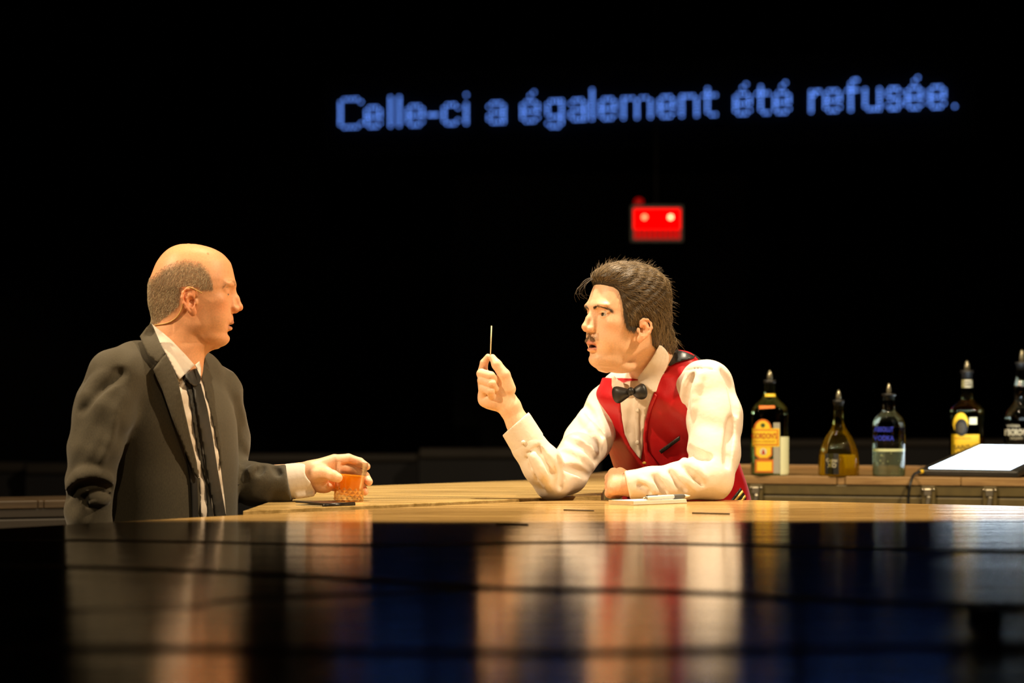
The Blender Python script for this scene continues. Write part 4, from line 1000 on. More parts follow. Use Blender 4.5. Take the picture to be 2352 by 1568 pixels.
# low shelf with trunk behind the suited person
B0 = np.array([(0 - CX) * 7.3 / F, 7.3]); ang2 = math.radians(24); zL = ZB + HC - (1151 - HY) * 7.3 / F
M_plyd = wood('shaded_plywood', (.022, .013, .005), (.060, .036, .014), .5, (3, 40, 40)); M_trunkd = mat('shaded_trunk_metal', (.018, .013, .008), .6)  # shade painted in: darker copies of the plywood and trunk colours
sh2 = thing('shelf', (B0[0], B0[1], 0), 'plywood shelf coloured as if in shade on a trunk behind the suited person', 'shelf', rot=(0, 0, ang2))
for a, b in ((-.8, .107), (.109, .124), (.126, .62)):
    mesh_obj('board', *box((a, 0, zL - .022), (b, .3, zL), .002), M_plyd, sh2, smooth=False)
t2 = thing('trunk', (B0[0], B0[1], 0), 'metal trunk coloured as if in shade behind the suited person', 'trunk', 'metal trunks under the shelf', rot=(0, 0, ang2))
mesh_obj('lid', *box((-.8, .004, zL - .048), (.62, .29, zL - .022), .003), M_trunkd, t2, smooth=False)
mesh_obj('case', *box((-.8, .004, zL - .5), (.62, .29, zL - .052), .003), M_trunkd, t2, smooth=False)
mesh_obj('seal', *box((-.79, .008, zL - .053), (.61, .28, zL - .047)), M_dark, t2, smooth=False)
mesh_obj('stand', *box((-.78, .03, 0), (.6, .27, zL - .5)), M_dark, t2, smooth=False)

# dim risers and balcony rail in the dark hall
M_riser = mat('dim_brown_panel', (.013, .010, .007), .8, noise=(4, .2, (1, 1, 1)))
def riser(a, b, y0, y1, Yq, label):
    p = W(a, y0, Yq); q = W(b, y1, Yq)
    o = thing('riser', ((p[0] + q[0]) / 2, Yq, 0), label, 'riser', 'dim risers in the dark hall')
    keep(mesh_obj('rail', *box((p[0], Yq, q[2]), (q[0], Yq + .2, p[2]), .01), M_riser, smooth=False), o)
    keep(mesh_obj('wall', *box((p[0], Yq + .03, 0), (q[0], Yq + .17, q[2])), M_wall, smooth=False), o)
riser(-300, 54, 1062, 1084, 13.4, 'dim low riser at the far end of the dark hall'); riser(56, 420, 1064, 1088, 13.2, 'dim low riser in the dark hall behind the suited person')
riser(500, 960, 1043, 1060, 13.6, 'dim low riser in the dark hall behind the whiskey glass'); riser(962, 1380, 1030, 1052, 13.2, 'brighter low riser in the dark hall behind the raised hand')
riser(1640, 2700, 1010, 1026, 13.8, 'dim low riser in the dark hall behind the bottles')
p = W(1040, 400, 26); q = W(1720, 410, 26)
o = thing('balcony', ((p[0] + q[0]) / 2, 26, 0), 'faint thin balcony rail in the dark above the red exit sign', 'balcony')
keep(mesh_obj('rail', *box((p[0], 26, q[2]), (q[0], 26.2, p[2]), .01), M_riser, smooth=False), o)
keep(mesh_obj('fascia', *box((p[0], 26.05, 0), (q[0], 26.15, q[2])), M_wall, smooth=False), o)

# ------------------------------------------------------------------ glassware materials
def glass_mat(name, tint, edge=(.6, .65, .4), refl=.9, ior=1.5, cap=.85):
    m = bpy.data.materials.new(name); m.use_nodes = True; nt = m.node_tree; L = nt.links
    for n in list(nt.nodes):
        if n.type == 'BSDF_PRINCIPLED': nt.nodes.remove(n)
    out = nt.nodes['Material Output']; tr = nt.nodes.new('ShaderNodeBsdfTransparent'); gl = nt.nodes.new('ShaderNodeBsdfGlossy'); gl.inputs['Roughness'].default_value = .03
    gl.inputs['Color'].default_value = (refl, refl, refl, 1)
    lw = nt.nodes.new('ShaderNodeLayerWeight'); lw.inputs['Blend'].default_value = .35
    mc = nt.nodes.new('ShaderNodeMix'); mc.data_type = 'RGBA'; mc.inputs['A'].default_value = (*tint, 1); mc.inputs['B'].default_value = (*edge, 1)
    L.new(lw.outputs['Facing'], mc.inputs['Factor']); L.new(mc.outputs['Result'], tr.inputs['Color'])
    fr = nt.nodes.new('ShaderNodeFresnel'); fr.inputs['IOR'].default_value = ior
    mx = nt.nodes.new('ShaderNodeMixShader'); mm_ = nt.nodes.new('ShaderNodeMath'); mm_.operation = 'MULTIPLY'; mm_.inputs[1].default_value = cap; L.new(fr.outputs[0], mm_.inputs[0]); L.new(mm_.outputs[0], mx.inputs[0]); L.new(tr.outputs[0], mx.inputs[1]); L.new(gl.outputs[0], mx.inputs[2]); L.new(mx.outputs[0], out.inputs['Surface'])
    return m
def liquid_mat(name, col, clear):
    m = bpy.data.materials.new(name); m.use_nodes = True; nt = m.node_tree; L = nt.links; b = nt.nodes['Principled BSDF']; out = nt.nodes['Material Output']
    b.inputs['Base Color'].default_value = (*col, 1); b.inputs['Roughness'].default_value = .08
    tl = nt.nodes.new('ShaderNodeBsdfTranslucent'); tl.inputs['Color'].default_value = (*col, 1)
    a = nt.nodes.new('ShaderNodeAddShader'); L.new(b.outputs[0], a.inputs[0]); L.new(tl.outputs[0], a.inputs[1])
    tr = nt.nodes.new('ShaderNodeBsdfTransparent'); tr.inputs['Color'].default_value = (*[min(1, c ** .45) for c in col], 1)
    mx = nt.nodes.new('ShaderNodeMixShader'); mx.inputs[0].default_value = clear; L.new(a.outputs[0], mx.inputs[1]); L.new(tr.outputs[0], mx.inputs[2]); L.new(mx.outputs[0], out.inputs['Surface'])
    return m
M_tumbler = glass_mat('clear_tumbler_glass', (.985, .98, .97), (.93, .90, .84), ior=1.35, cap=.5)
M_whiskey = liquid_mat('amber_whiskey', (.60, .265, .010), .45)
# ------------------------------------------------------------------ tumbler of whiskey
base = W(800, 1157, YG); tumb = thing('tumbler', (base[0], YG, ZB + .0034), 'cut glass tumbler of amber whiskey held in a hand', 'glass', rot=(0, math.radians(5), 0))
prof = [(.0001, 0), (.029, 0), (.0322, .0025), (.0325, .006), (.032, .011), (.0317, .016), (.0315, .021), (.0315, .026), (.0317, .031), (.0322, .036), (.034, .055), (.0358, .07), (.0375, .0885), (.0369, .0895),
        (.0362, .0885), (.0344, .07), (.0326, .055), (.030, .033), (.029, .018), (.027, .014), (.0001, .013)]
nseg = 96; v, f = lathe(prof, nseg, False); v = np.array(v); z = v[:, 2]; th = np.arctan2(v[:, 1], v[:, 0]); r = np.hypot(v[:, 0], v[:, 1])
cut = (r > .0305) & (z > .002) & (z < .037)
dia = np.abs(((th / (2 * math.pi) * 16 + z / .018) % 1) - .5) + np.abs(((th / (2 * math.pi) * 16 - z / .018) % 1) - .5)
r2 = np.where(cut, r - .0022 * np.clip(dia, 0, 1) + .0006, r); v[:, 0] *= r2 / np.maximum(r, 1e-6); v[:, 1] *= r2 / np.maximum(r, 1e-6)
mesh_obj('glass', v, f, M_tumbler, tumb)
nf = 15; fac = []; fz = [.0015, .0085, .0155, .0225, .0295]
for i_ in range(len(fz) - 1):
    for j_ in range(nf):
        tm = 2 * math.pi * (j_ + .5 * (i_ % 2)) / nf; dt = math.pi / nf; zc = (fz[i_] + fz[i_ + 1]) / 2; R0_ = .0327
        q = [(R0_ - .001, tm - dt, zc), (R0_ - .001, tm, zc - .007), (R0_ - .001, tm + dt, zc), (R0_ - .001, tm, zc + .007), (R0_ + .0012, tm, zc)]
        fac.append(([(r_ * math.cos(t_), r_ * math.sin(t_), max(z_, .0008)) for r_, t_, z_ in q], [[0, 1, 4], [1, 2, 4], [2, 3, 4], [3, 0, 4]]))
mf = bpy.data.materials.new('cut_facets'); mf.use_nodes = True; nt = mf.node_tree; pb_ = nt.nodes['Principled BSDF']; pb_.inputs['Base Color'].default_value = (.95, .62, .22, 1); pb_.inputs['Metallic'].default_value = .6; pb_.inputs['Roughness'].default_value = .18
tr_ = nt.nodes.new('ShaderNodeBsdfTransparent'); tr_.inputs['Color'].default_value = (1, .9, .7, 1); mx_ = nt.nodes.new('ShaderNodeMixShader'); mx_.inputs[0].default_value = .55
nt.links.new(pb_.outputs[0], mx_.inputs[1]); nt.links.new(tr_.outputs[0], mx_.inputs[2]); nt.links.new(mx_.outputs[0], nt.nodes['Material Output'].inputs['Surface'])
tag(mesh_obj('cut_pattern', *join(fac), mf, tumb, smooth=False), kind='stuff')
v, f = lathe([(.0001, .0135), (.0268, .0145), (.0287, .0185), (.0297, .033), (.0323, .055), (.0329, .0605), (.0001, .0605)], 64, False)
mesh_obj('whiskey', v, f, M_whiskey, tumb)

# ------------------------------------------------------------------ wallet, note pad, pen, sticks
M_leather = mat('black_wallet_leather', (.012, .010, .009), .28, bump=(300, .3, .001))
wl = thing('wallet', (*XY(742, 1167.5), ZB), 'folded black leather wallet lying in front of the whiskey tumbler', 'wallet', rot=(0, 0, math.radians(43)))
mesh_obj('back_cover', *box((0, 0, .0003), (.085, .098, .0045), .0018), M_leather, wl, smooth=False)
v, f = box((0, 0, 0), (.085, .098, .004), .0018); M_ = Matrix.Translation((0, 0, .0072)) @ Matrix.Rotation(math.radians(1.8), 4, 'Y') @ Matrix.Rotation(math.radians(1.5), 4, 'X')
mesh_obj('front_cover', *xf((v, f), M_), M_leather, wl, smooth=False)
mesh_obj('banknote', *xf(box((.004, .004, 0), (.083, .097, .0012)), Matrix.Translation((-.002, -.002, .0047))), mat('wallet_paper', (.62, .52, .30), .8), wl, smooth=False)
v, f = tube([(0, -.001, .0058), (.085, -.001, .0072)], .0048, 10); mesh_obj('spine', v, f, M_leather, wl)

M_paper = mat('white_paper', (.82, .80, .74), .8)
nc = XY(1454, 1160.5); pad = thing('notepad', (nc[0], nc[1], ZB), 'small white note pad in front of the folded forearm of the person in red vest', 'notepad', rot=(0, 0, math.radians(42)))
mesh_obj('backing', *box((0, 0, .0002), (.17, .076, .0016)), mat('card_backing', (.45, .36, .2), .8), pad, smooth=False)
for i in range(6):
    mesh_obj('page', *xf(box((.0005, .0005, 0), (.1695 - .0004 * i, .0755, .00125)), Matrix.Translation((0, .0002 * (i % 3), .0017 + i * .0013))), M_paper, pad, smooth=False)
mesh_obj('binding', *box((-.0006, -.0004, .0002), (.0008, .0764, .0098)), mat('pad_binding', (.55, .45, .28), .7), pad, smooth=False)
pa = W(1480, 1156.5, 5.745); pb = W(1585, 1150, 5.86); pa[2] = ZB + .0148; pb[2] = ZB + .0152
pen = thing('pen', tuple(pa), 'white click pen with grey grip resting on the note pad', 'pen')
pen.rotation_euler = Vector(pb - pa).to_track_quat('Z', 'Y').to_euler(); Lp = float(np.linalg.norm(pb - pa))
def lath(name, prof, m, parent, n=16): v, f = lathe(prof, n); return mesh_obj(name, v, f, m, parent)
M_pw = mat('white_plastic', (.80, .79, .75), .3); M_grip = mat('grey_rubber', (.10, .095, .085), .6)
lath('barrel', [(.0035, .008), (.0048, .010), (.005, .02), (.005, Lp * .62)], M_pw, pen)
lath('grip', [(.0052, Lp * .62), (.0054, Lp * .66), (.0052, Lp * .84), (.0045, Lp * .86)], M_grip, pen)
lath('tip', [(.0044, Lp * .86), (.0030, Lp * .93), (.0012, Lp * .985), (.0006, Lp)], M_pw, pen)
lath('clicker', [(.0024, -.003), (.0028, 0), (.0028, .008)], M_metal, pen)
mesh_obj('clip', *box((-.0015, .0045, .006), (.0015, .0062, .045), .0005), mat('black_plastic', (.015, .014, .013), .35), pen, smooth=False)

M_stick = mat('dark_stick', (.05, .03, .015), .5); M_stickl = mat('pale_stick', (.68, .58, .34), .5)
def stick(a, b, r, m, label, group=None):
    v, f = tube([a, (np.array(a) * .5 + np.array(b) * .5), b], r, 6); o = mesh_obj('stir_stick', v, f, m); return tag(o, label, 'stick', group)
for (x0, y0, x1, y1, lab) in ((1140, 1204.5, 1213, 1206, 'thin dark stick lying on the unlit bar in front of the raised elbow'), (1295, 1172, 1364, 1174, 'thin dark stick on the lit bar in front of the note pad'), (1590, 1179, 1676, 1181, 'thin dark stick on the lit bar in front of the pen tip')):
    a = XY(x0, y0); b = XY(x1, y1); stick((*a, ZB + .0013), (*b, ZB + .0013), .0015, M_stick, lab, 'sticks lying on the bar')
stick(W(1126, 829, 5.999), W(1129, 748, 6.0), .0016, M_stickl, 'pale thin stick pinched upright in raised fingers')
c = XY(2262, 1414); tag(mesh_obj('tape_block', *xf(box((-.018, -.01, 0), (.018, .01, .012), .0015), Matrix.Translation((c[0], c[1], ZB - .0048)) @ Matrix.Rotation(.1, 4, 'Z')), mat('black_tape', (.006, .006, .006), .8), smooth=False), 'small black block stuck on the dark foreground of the bar', 'block')

# ------------------------------------------------------------------ bottles
def text_mesh(body, size, bold=False):
    cu = bpy.data.curves.new('lettering', 'FONT'); cu.body = body; cu.size = size; cu.align_x = 'CENTER'; cu.align_y = 'CENTER'; cu.offset = size * (.018 if bold else 0); cu.resolution_u = 3
    o = bpy.data.objects.new('lettering', cu); COL.objects.link(o); dg = bpy.context.evaluated_depsgraph_get(); dg.update()
    me = o.evaluated_get(dg).to_mesh(); v = np.array([tuple(q.co) for q in me.vertices]); f = [list(p.vertices) for p in me.polygons]
    o.evaluated_get(dg).to_mesh_clear(); bpy.data.objects.remove(o); bpy.data.curves.remove(cu)
    return v, f
M_rubber = mat('black_rubber', (.012, .012, .012), .45); M_spout = mat('grey_spout', (.30, .28, .2), .2, metal=.7)
class Bottle:
    def __init__(s, px, base_py, Yb, prof, label, glass, p=2.0, flute=0, pour=None):
        k = k_at(Yb); s.k = k; s.px = px; s.by = HY + HC * F / Yb; dl = base_py - s.by; prof = [(r, h - dl if h > 10 else h) for r, h in prof]; pour = (pour[0] - dl, pour[1] - dl, pour[2] - dl, *pour[3:]); s.P = [(r * k, h * k) for r, h in prof]; s.p = p; s.fl = flute
        s.root = thing('bottle', ((px - CX) * k, Yb, ZB + .0003), label, 'bottle', 'bottles on the shelf')
        hs = np.unique(np.concatenate([np.linspace(0, s.P[-1][1], 46), [q[1] for q in s.P]])); n = 48; V = []
        for h in hs:
            for j in range(n): t = 2 * math.pi * j / n; r = s.R(h, t); V.append((r * math.cos(t), r * math.sin(t), h))
        Fs = [[i * n + j, i * n + (j + 1) % n, (i + 1) * n + (j + 1) % n, (i + 1) * n + j] for i in range(len(hs) - 1) for j in range(n)] + [list(range(n))[::-1]]
        mesh_obj('glass', V, Fs, glass, s.root)
        t = s.P[-1][1]; c0, c1, s1, cr, sr = [q * k for q in pour]
        col = lath('pourer', [(cr * .9, c0), (cr * .92, c1 - .35 * (c1 - c0)), (cr * 1.1, c1 - .3 * (c1 - c0)), (cr * 1.1, c1), (cr * .5, c1 + .001)], M_rubber, s.root, 20)
        lath('spout', [(sr, c1), (sr * 1.05, c1 + (s1 - c1) * .3), (sr * .85, c1 + (s1 - c1) * .65), (sr * .5, c1 + (s1 - c1) * .9), (sr * .2, s1)], M_spout, col, 14)
    def pe(s, h): return 2 + (s.p - 2) * float(np.clip((s.P[0][0] and (s.R0(h) / s.P[1][0] - .55) / .35), 0, 1))
    def R0(s, h): return float(hermite([q[1] for q in s.P], [q[0] for q in s.P], np.array([h]))[0])
    def R(s, h, t):
        p = s.pe(h); r = s.R0(h) / (abs(math.cos(t))**p + abs(math.sin(t))**p)**(1 / p)
        if s.fl: r *= 1 + s.fl * math.cos(9 * t) * float(np.clip((.14 - h) / .05, 0, 1))
        return r
    def front(s, u, h, off):
        r = s.R0(h); p = s.pe(h); u = max(-r * .995, min(r * .995, u)); return (u, -(max(r**p - abs(u)**p, 0))**(1 / p) - off, h)
    def u(s, px): return (px - s.px) * s.k
    def h(s, py): return (s.by - py) * s.k
    def label(s, poly, m, off=.0006, name='label', parent=None):
        q = [(s.u(a), s.h(b)) for a, b in poly]; st = .006; B = dense(q, st); P = np.array(B); lo = P.min(0); hi = P.max(0)
        gx, gy = np.meshgrid(np.arange(lo[0], hi[0], st), np.arange(lo[1], hi[1], st)); G = np.stack([gx.ravel(), gy.ravel()], 1); G = G[inside(B, G)]
        if len(G): G = G[np.min(np.linalg.norm(G[:, None] - P[None], axis=2), axis=1) > st * .5]
        v, e, f, *_ = delaunay_2d_cdt([Vector(a) for a in B] + [Vector(a) for a in G], [], [list(range(len(B)))], 1, 1e-7)
        n = len(v); V = [s.front(a[0], a[1], off) for a in v] + [s.front(a[0], a[1], off - .0005) for a in v]; FF = []
        for t in f:
            t = list(t); FF += [t, [i + n for i in t[::-1]]]
        return mesh_obj(name, V, FF, m, parent or s.root, smooth=False)
    def text(s, body, px, py, hpx, m, parent, sx=1.0, bold=False, off=.0014):
        v, f = text_mesh(body, hpx * s.k * 1.38, bold); V = [s.front(s.u(px) + a[0] * sx, s.h(py) + a[1], off) for a in v]
        return mesh_obj('lettering', V, f, m, parent, smooth=False)
    def liquid(s, top_py, m):
        ht = s.h(top_py); hs = np.linspace(.004, ht, 20); n = 48; V = []
        for h in hs:
            for j in range(n): t = 2 * math.pi * j / n; r = s.R(h, t) - .0022; V.append((r * math.cos(t), r * math.sin(t), h))
        Fs = [[i * n + j, i * n + (j + 1) % n, (i + 1) * n + (j + 1) % n, (i + 1) * n + j] for i in range(len(hs) - 1) for j in range(n)] + [list(range(n))[::-1], [(len(hs) - 1) * n + j for j in range(n)]]
        return mesh_obj('liquid', V, Fs, m, s.root)
def Yc(px, d=.052): return float(np.interp(px, [1720, 2352], [A0[1], A1[1]])) + d
M_yel = mat('yellow_label', (.80, .55, .03), .55); M_org = mat('orange_label_border', (.62, .16, .02), .55); M_redl = mat('red_print', (.42, .03, .015), .5)
M_pale = mat('pale_label', (.72, .74, .50), .6); M_blk = mat('black_label', (.010, .010, .009), .5); M_cream = mat('cream_print', (.62, .58, .42), .6); M_blue = mat('blue_print', (.03, .05, .62), .5); M_gry = mat('grey_label', (.35, .34, .28), .6)
M_gg = glass_mat('greenish_glass', (.86, .90, .70), (.30, .38, .10)); M_cg = glass_mat('clear_bottle_glass', (.93, .93, .88), (.42, .48, .26))

b = Bottle(1768, 1091, Yc(1768), [(40, 0), (43, 3), (43.5, 60), (43.5, 138), (41.5, 150), (35, 161), (25, 170), (16.5, 181), (13.5, 196), (12.8, 214)], 'green tinted gin bottle with yellow and orange label beside the red vest', M_gg, 3.6, pour=(192, 219, 241, 13, 6.5))
b.liquid(1010, liquid_mat('clear_gin', (.55, .60, .42), .8))
arc = [(1748 + 20 * math.cos(t), 985 - 23 * math.sin(t)) for t in np.linspace(0, math.pi, 14)]
b.label(arc, M_org); b.label([(1748 + 16 * math.cos(t), 984 - 18 * math.sin(t)) for t in np.linspace(0, math.pi, 14)], M_yel, .0011)
b.label([(1748 + 5 * math.cos(t), 976 + 5 * math.sin(t)) for t in np.linspace(0, 2 * math.pi, 11)[:-1]], mat('dark_green_print', (.05, .08, .02), .5), .0016, 'emblem')
lb = b.label([(1726, 983), (1786, 983), (1786, 1025), (1726, 1025)], M_yel); b.label([(1727, 986), (1783, 986), (1783, 1022), (1727, 1022)], M_org, .0010); b.label([(1728, 988.5), (1780, 988.5), (1780, 1019), (1728, 1019)], M_yel, .0014)
b.text("GORDON'S", 1752, 1001, 12.5, M_redl, lb, .62, True, .002); b.text('SPECIAL LONDON DRY', 1752, 1013, 4, M_redl, lb, .85, False, .002)
b.label([(1730, 1025), (1769, 1025), (1769, 1044), (1760, 1053), (1740, 1053), (1730, 1044)], M_org); b.label([(1733, 1026), (1766, 1026), (1766, 1042), (1758, 1050), (1742, 1050), (1733, 1042)], M_yel, .0011)
b.label([(1749 + 8 * math.cos(t), 1036 + 8 * math.sin(t)) for t in np.linspace(0, 2 * math.pi, 13)[:-1]], M_cream, .0016, 'emblem'); b.label([(1745, 1042), (1747, 1034), (1749, 1030), (1751, 1034), (1753, 1042)], M_redl, .002, 'emblem')
b.label([(1731, 1054), (1772, 1054), (1772, 1084), (1731, 1084)], M_org); b.label([(1735, 1059), (1768, 1059), (1768, 1080), (1735, 1080)], M_yel, .0011)
b.label([(1740, 931), (1776, 931), (1776, 937), (1740, 939)], M_org); b.label([(1756, 904), (1780, 904), (1780, 911), (1756, 911)], M_yel, .0006, 'neck_band')
b.label([(1788, 1002), (1809, 1002), (1809, 1089), (1788, 1089)], M_pale, name='side_label')
b.label([(1772, 970), (1787, 970), (1787, 1086), (1772, 1086)], M_gry, .0003, name='side_label')

M_yg = glass_mat('yellow_green_glass', (.92, .90, .55), (.45, .42, .08))
b = Bottle(1926, 1092, Yc(1926), [(44, 0), (46, 4), (46, 18), (44.5, 42), (39, 68), (29, 91), (19, 106), (13.8, 119), (12, 138), (11.5, 160)], 'bell shaped fluted cognac bottle with small black label', M_yg, 2.0, .035, pour=(150, 174, 197, 12, 6))
b.liquid(1044, liquid_mat('amber_cognac', (.52, .38, .02), .5))
lb = b.label([(1891, 1041), (1921, 1041), (1921, 1088), (1891, 1088)], M_blk); b.text('Cognac', 1906, 1056, 8, M_cream, lb, .75, False); b.text('XO', 1906, 1068, 10, M_cream, lb, .9, False)

b = Bottle(2041.5, 1095, Yc(2041), [(35, 0), (37.5, 3), (37.5, 60), (37.5, 112), (36, 125), (30, 138), (20.5, 147), (15.8, 152), (15.2, 178), (15.6, 184)], 'round shouldered vodka bottle with blue lettering and clear liquid', M_cg, pour=(176, 191, 215, 15, 5.5))
b.liquid(1031, liquid_mat('clear_vodka', (.45, .50, .42), .78))
b.text('ABSOLUT', 2026, 986, 11, M_blue, b.root, .62, True); b.text('VODKA', 2026, 1006, 11, M_blue, b.root, .8, True)
b.label([(2004.5, 1030), (2078.5, 1030), (2078.5, 1036), (2004.5, 1036)], mat('meniscus_ring', (.62, .68, .40), .3), .0003, 'meniscus')
beads = []  # pale beads added in place of reflections in the vodka
for i in range(26):
    u_, h_ = RNG.uniform(-.040, .040), RNG.uniform(.008, .07); r_ = RNG.uniform(.0012, .0032); x_, y_, z_ = b.front(u_, h_, -.004)
    v, f = lathe([(r_ * math.sin(t) + 1e-5, -r_ * math.cos(t)) for t in np.linspace(0, math.pi, 6)], 8); beads.append(xf((v, f), Matrix.Translation((x_, y_, z_))))
tag(mesh_obj('reflection_beads', *join(beads), mat('reflection_bead', (.75, .8, .5), .15), b.root), kind='stuff')

b = Bottle(2221, 1095, 8.13, [(36, 0), (38, 3), (38, 60), (38, 142), (37, 152), (32, 161), (21, 171), (13.8, 179), (13, 200), (13, 226)], 'square dark rum bottle with yellow label and round black seal', M_gg, 3.4, pour=(222, 245, 267, 14, 6.5))
b.liquid(1005, liquid_mat('dark_rum', (.10, .035, .008), .35))
lb = b.label([(2183.5, 997), (2243, 997), (2243, 1080), (2183.5, 1080)], M_yel); b.text('SAINT', 2203, 1027, 11, M_blk, lb, .85, True); b.text('JAMES', 2203, 1040, 11, M_blk, lb, .85, True)
b.text('RHUM AGRICOLE', 2205, 1006, 4, M_redl, lb, .8)
b.label([(2201 + 16 * math.cos(t), 972 + 25 * math.sin(t)) for t in np.linspace(0, 2 * math.pi, 20)[:-1]], M_yel, .0010, 'seal_band'); sl_ = b.label([(2202 + 14 * math.cos(t), 981 + 20 * math.sin(t)) for t in np.linspace(0, 2 * math.pi, 20)[:-1]], M_blk, .0016, 'seal')
b.label([(2202 + 9 * math.cos(t), 981 + 13 * math.sin(t)) for t in np.linspace(0, 2 * math.pi, 16)[:-1]], mat('seal_relief', (.05, .045, .035), .3, bump=(300, .8, .002)), .0021, 'seal_relief', sl_)
b.label([(2220, 958), (2237, 958), (2237, 974), (2220, 974)], M_pale, name='small_label'); lb = b.label([(2208.5, 872), (2233.5, 872), (2233.5, 890), (2208.5, 890)], M_cream, name='neck_label'); b.text('SAINT', 2222, 877.5, 6, M_blk, lb, .8, True); b.text('JAMES', 2222, 884.5, 6, M_blk, lb, .8, True)

b = Bottle(2347, 1096, 8.11, [(39, 0), (41, 3), (41, 60), (41, 126), (39, 140), (32, 155), (21, 168), (17, 176), (19.5, 190), (20, 200), (17, 216), (14, 232), (13.8, 252)], 'tall clear vodka bottle with white outlined lettering, partly cut by the picture edge', M_cg, pour=(247, 265, 293, 14, 6))
b.root['label'] = 'tall clear vodka bottle with bulging neck and white lettering behind the screen'
b.liquid(1020, liquid_mat('clear_vodka', (.30, .34, .36), .85))
b.text('WYBOROWA', 2325, 993, 15, M_cream, b.root, .50, True); b.text('WÓDKA', 2322, 978, 6, M_cream, b.root, .8); b.text('EXQUISITE', 2328, 1006, 5, M_cream, b.root, .8)

# ------------------------------------------------------------------ glowing screen and its cable
ya = math.radians(-32); p0 = W(2106, 1093.3, 7.68); cs, sn = math.cos(ya), math.sin(ya)
scr = thing('touch_screen', (p0[0], p0[1], ZB + .001), 'flat glowing white screen with black frame lying tilted on the shelf', 'screen', rot=(0, 0, ya))
ti = Matrix.Rotation(math.radians(8.5), 4, 'X')
Wd, Dp = .312, .47
hv, hf_ = box((0, 0, 0), (Wd, Dp, .018), .004); mesh_obj('frame', *xf((hv, hf_), ti), mat('black_screen_frame', (.02, .019, .018), .4), scr, smooth=False)
mesh_obj('display', *xf(box((.026, .030, .0178), (Wd - .034, Dp - .03, .0188)), ti), mat('lit_display', (.8, .9, 1), .2, emit=(.66, .84, 1.0), estr=8.0), scr, smooth=False)
mesh_obj('rear_foot', *xf(box((.04, Dp - .07, 0), (Wd - .04, Dp - .05, .0585), .003), Matrix.Identity(4)), M_rubber, scr, smooth=False)
cp = [W(2148, 1072, 7.78), W(2126, 1080, 7.70), W(2101, 1088, 7.60), W(2092, 1108, 7.555), W(2088, 1130, 7.555), W(2086, 1160, 7.56), W(2086, 1260, 7.56)]
cab = thing('cable', tuple(cp[-1]), 'black cable with yellow tape hanging from the glowing screen', 'cable')
v, f = tube(spline(cp, 40), .0042, 8); keep(mesh_obj('cord', v, f, M_rubber), cab)
v, f = tube(spline(cp[:3], 12)[1:9], .0056, 10); keep(mesh_obj('tape', v, f, M_yel), cab)

# ------------------------------------------------------------------ LED surtitle
GL = {'C': ['.####.', '#....#', '#.....', '#.....', '#.....', '#.....', '#.....', '#.....', '#....#', '.####.'],
 'e': ['.###.', '#...#', '#...#', '#####', '#....', '#...#', '.###.'], 'l': ['#'] * 10, '-': ['####'], 'c': ['.###.', '#...#', '#....', '#....', '#....', '#...#', '.###.'],
 'i': ['#', '.', '.'] + ['#'] * 7, 'a': ['.###.', '#...#', '....#', '.####', '#...#', '#...#', '.####'], 'g': ['.####', '#...#', '#...#', '#...#', '#...#', '.####', '....#', '#...#', '.###.'],
 'm': ['###.##.', '#..#..#', '#..#..#', '#..#..#', '#..#..#', '#..#..#', '#..#..#'], 'n': ['####.', '#...#', '#...#', '#...#', '#...#', '#...#', '#...#'],
 't': ['.#..', '.#..', '####', '.#..', '.#..', '.#..', '.#..', '.#..', '..##'], 'r': ['#.##', '##..', '#...', '#...', '#...', '#...', '#...'],
 'f': ['..##', '.#..', '.#..', '####', '.#..', '.#..', '.#..', '.#..', '.#..', '.#..'], 'u': ['#...#'] * 6 + ['.####'], 's': ['.###.', '#...#', '#....', '.###.', '....#', '#...#', '.###.'], '.': ['#']}
GL['é'] = ['...#.', '..#..', '.....'] + GL['e']
TX = [('C', 782, 829), ('e', 842, 873), ('l', 897, 897), ('l', 917, 917), ('e', 937, 970), ('-', 985, 1004), ('c', 1020, 1052), ('i', 1071, 1071), ('a', 1123, 1157), ('é', 1200, 1235), ('g', 1258, 1290), ('a', 1311, 1343), ('l', 1360, 1360), ('e', 1380, 1412), ('m', 1432, 1494), ('e', 1515, 1547), ('n', 1566, 1600), ('t', 1616, 1643), ('é', 1689, 1722), ('t', 1739, 1764), ('é', 1780, 1812), ('r', 1863, 1882), ('e', 1896, 1929), ('f', 1947, 1968), ('u', 1987, 2020), ('s', 2039, 2067), ('é', 2084, 2116), ('e', 2136, 2168), ('.', 2193, 2193)]
YS0, YS1 = 30.0, 27.8; xa = (800 - CX) / F * YS0; xb = (2195 - CX) / F * YS1
def sgn_pt(px):
    t = (px - CX) / F; m_ = (YS1 - YS0) / (xb - xa); Yq = (YS0 - m_ * xa) / (1 - m_ * t); return t * Yq, Yq
zb_ = ZB + HC - (292 - HY) / F * YS0; pit = 7.1 * YS0 / F
M_led = mat('blue_led', (.1, .2, .6), .4, emit=(.13, .30, 1.0), estr=3.0)
sg = thing('surtitle_display', (xa, YS0, zb_), 'blue LED surtitle display with a French sentence in the dark', 'sign')
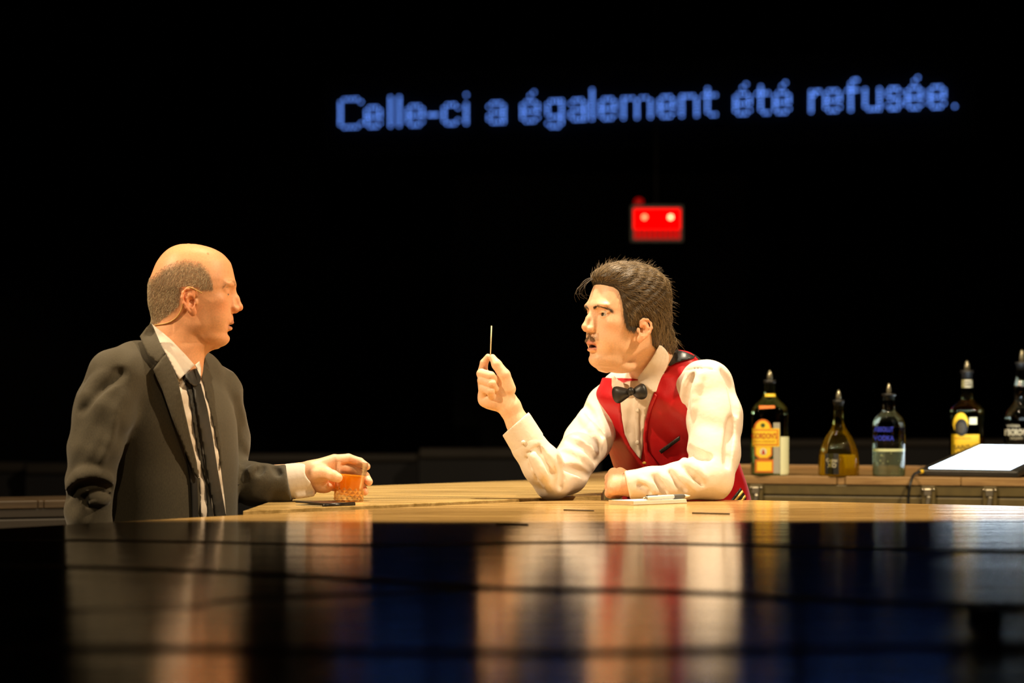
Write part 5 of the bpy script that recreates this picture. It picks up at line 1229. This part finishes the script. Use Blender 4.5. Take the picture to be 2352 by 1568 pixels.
for ch, p0_, p1_ in TX:
    g_ = GL[ch]; nc_ = len(g_[0]); nr = len(g_); base_r = {'g': 2, '-': -3}.get(ch, 0); parts = []
    for r_, row in enumerate(g_):
        for c_, q in enumerate(row):
            if q != '#': continue
            px = p0_ + (p1_ - p0_) * (c_ / max(nc_ - 1, 1)); x_, y_ = sgn_pt(px); z_ = zb_ + (nr - 1 - r_ - base_r) * pit
            v, f = lathe([(.012, 0), (.012, .004), (.005, .008)], 8); parts.append(xf((v, f), Matrix.Translation((x_, y_, z_)) @ Matrix.Rotation(math.pi / 2, 4, 'X')))
    keep(tag(mesh_obj('led_letter', *join(parts), M_led, smooth=False), kind='stuff'), sg)
xl, yl = sgn_pt(740); xr, yr = sgn_pt(2250)
keep(mesh_obj('panel', *prism([(xl, yl + .03), (xr, yr + .03), (xr + .02, yr + .12), (xl + .02, yl + .12)], zb_ - .35, zb_ + .62), M_wall, smooth=False), sg)
for px in (900, 2050):
    x_, y_ = sgn_pt(px); v, f = tube([(x_, y_ + .08, zb_ + .5), (x_, y_ + .08, 14)], .015, 6); keep(mesh_obj('hanger', v, f, M_rubber), sg)

# ------------------------------------------------------------------ exit sign
YE = 16.0; ke = k_at(YE); e0_ = W(1508, 512, YE)
ex = thing('exit_sign', tuple(e0_), 'glowing red exit sign with two pale round lamps on the dark wall', 'sign')
M_er = mat('red_lit_panel', (.3, 0, 0), .6, spec=0, emit=(1, 0, 0), estr=1.5); M_er2 = mat('dim_red_slat', (.2, 0, 0), .6, spec=0, emit=(1, 0, 0), estr=.6); M_el = mat('pale_lamp', (1, .8, .5), .4, emit=(1, .48, .22), estr=4.5); M_el2 = mat('orange_lamp', (1, .6, .3), .4, emit=(1, .25, .10), estr=3.2)
def eb(x0, y0, x1, y1, d0, d1): return box(((x0 - 1508) * ke, d0, (512 - y1) * ke), ((x1 - 1508) * ke, d1, (512 - y0) * ke), .004)
mesh_obj('housing', *eb(1448, 470, 1570, 556, 0, .07), M_rubber, ex, smooth=False)
mesh_obj('lit_panel', *eb(1455, 479, 1563, 527, -.01, 0), M_er, ex, smooth=False)
for i in range(9): mesh_obj('slat', *eb(1457 + i * 12, 528, 1466 + i * 12, 549, -.008, 0), M_er2, ex, smooth=False)
for x_ in (1480, 1540):
    v, f = lathe([(.014, 0), (.014, .01), (.008, .014)], 16); mesh_obj('lamp', *xf((v, f), Matrix.Translation(((x_ - 1508) * ke, -.011, (512 - 499) * ke)) @ Matrix.Rotation(math.pi / 2, 4, 'X')), M_el2 if x_ < 1500 else M_el, ex)
v, f = lathe([(.022, 0), (.03, .015), (.026, .035), (.01, .045)], 16); mesh_obj('indicator', *xf((v, f), Matrix.Translation(((1468 - 1508) * ke, .03, (470.5 - 512) * -ke))), mat('dark_red_indicator', (.3, 0, 0), .4, emit=(1, 0, 0), estr=.18), ex)
v, f = tube([(0, .035, .09), (0, .035, 14 - e0_[2])], .006, 6); mesh_obj('hanger', v, f, M_wall, ex)
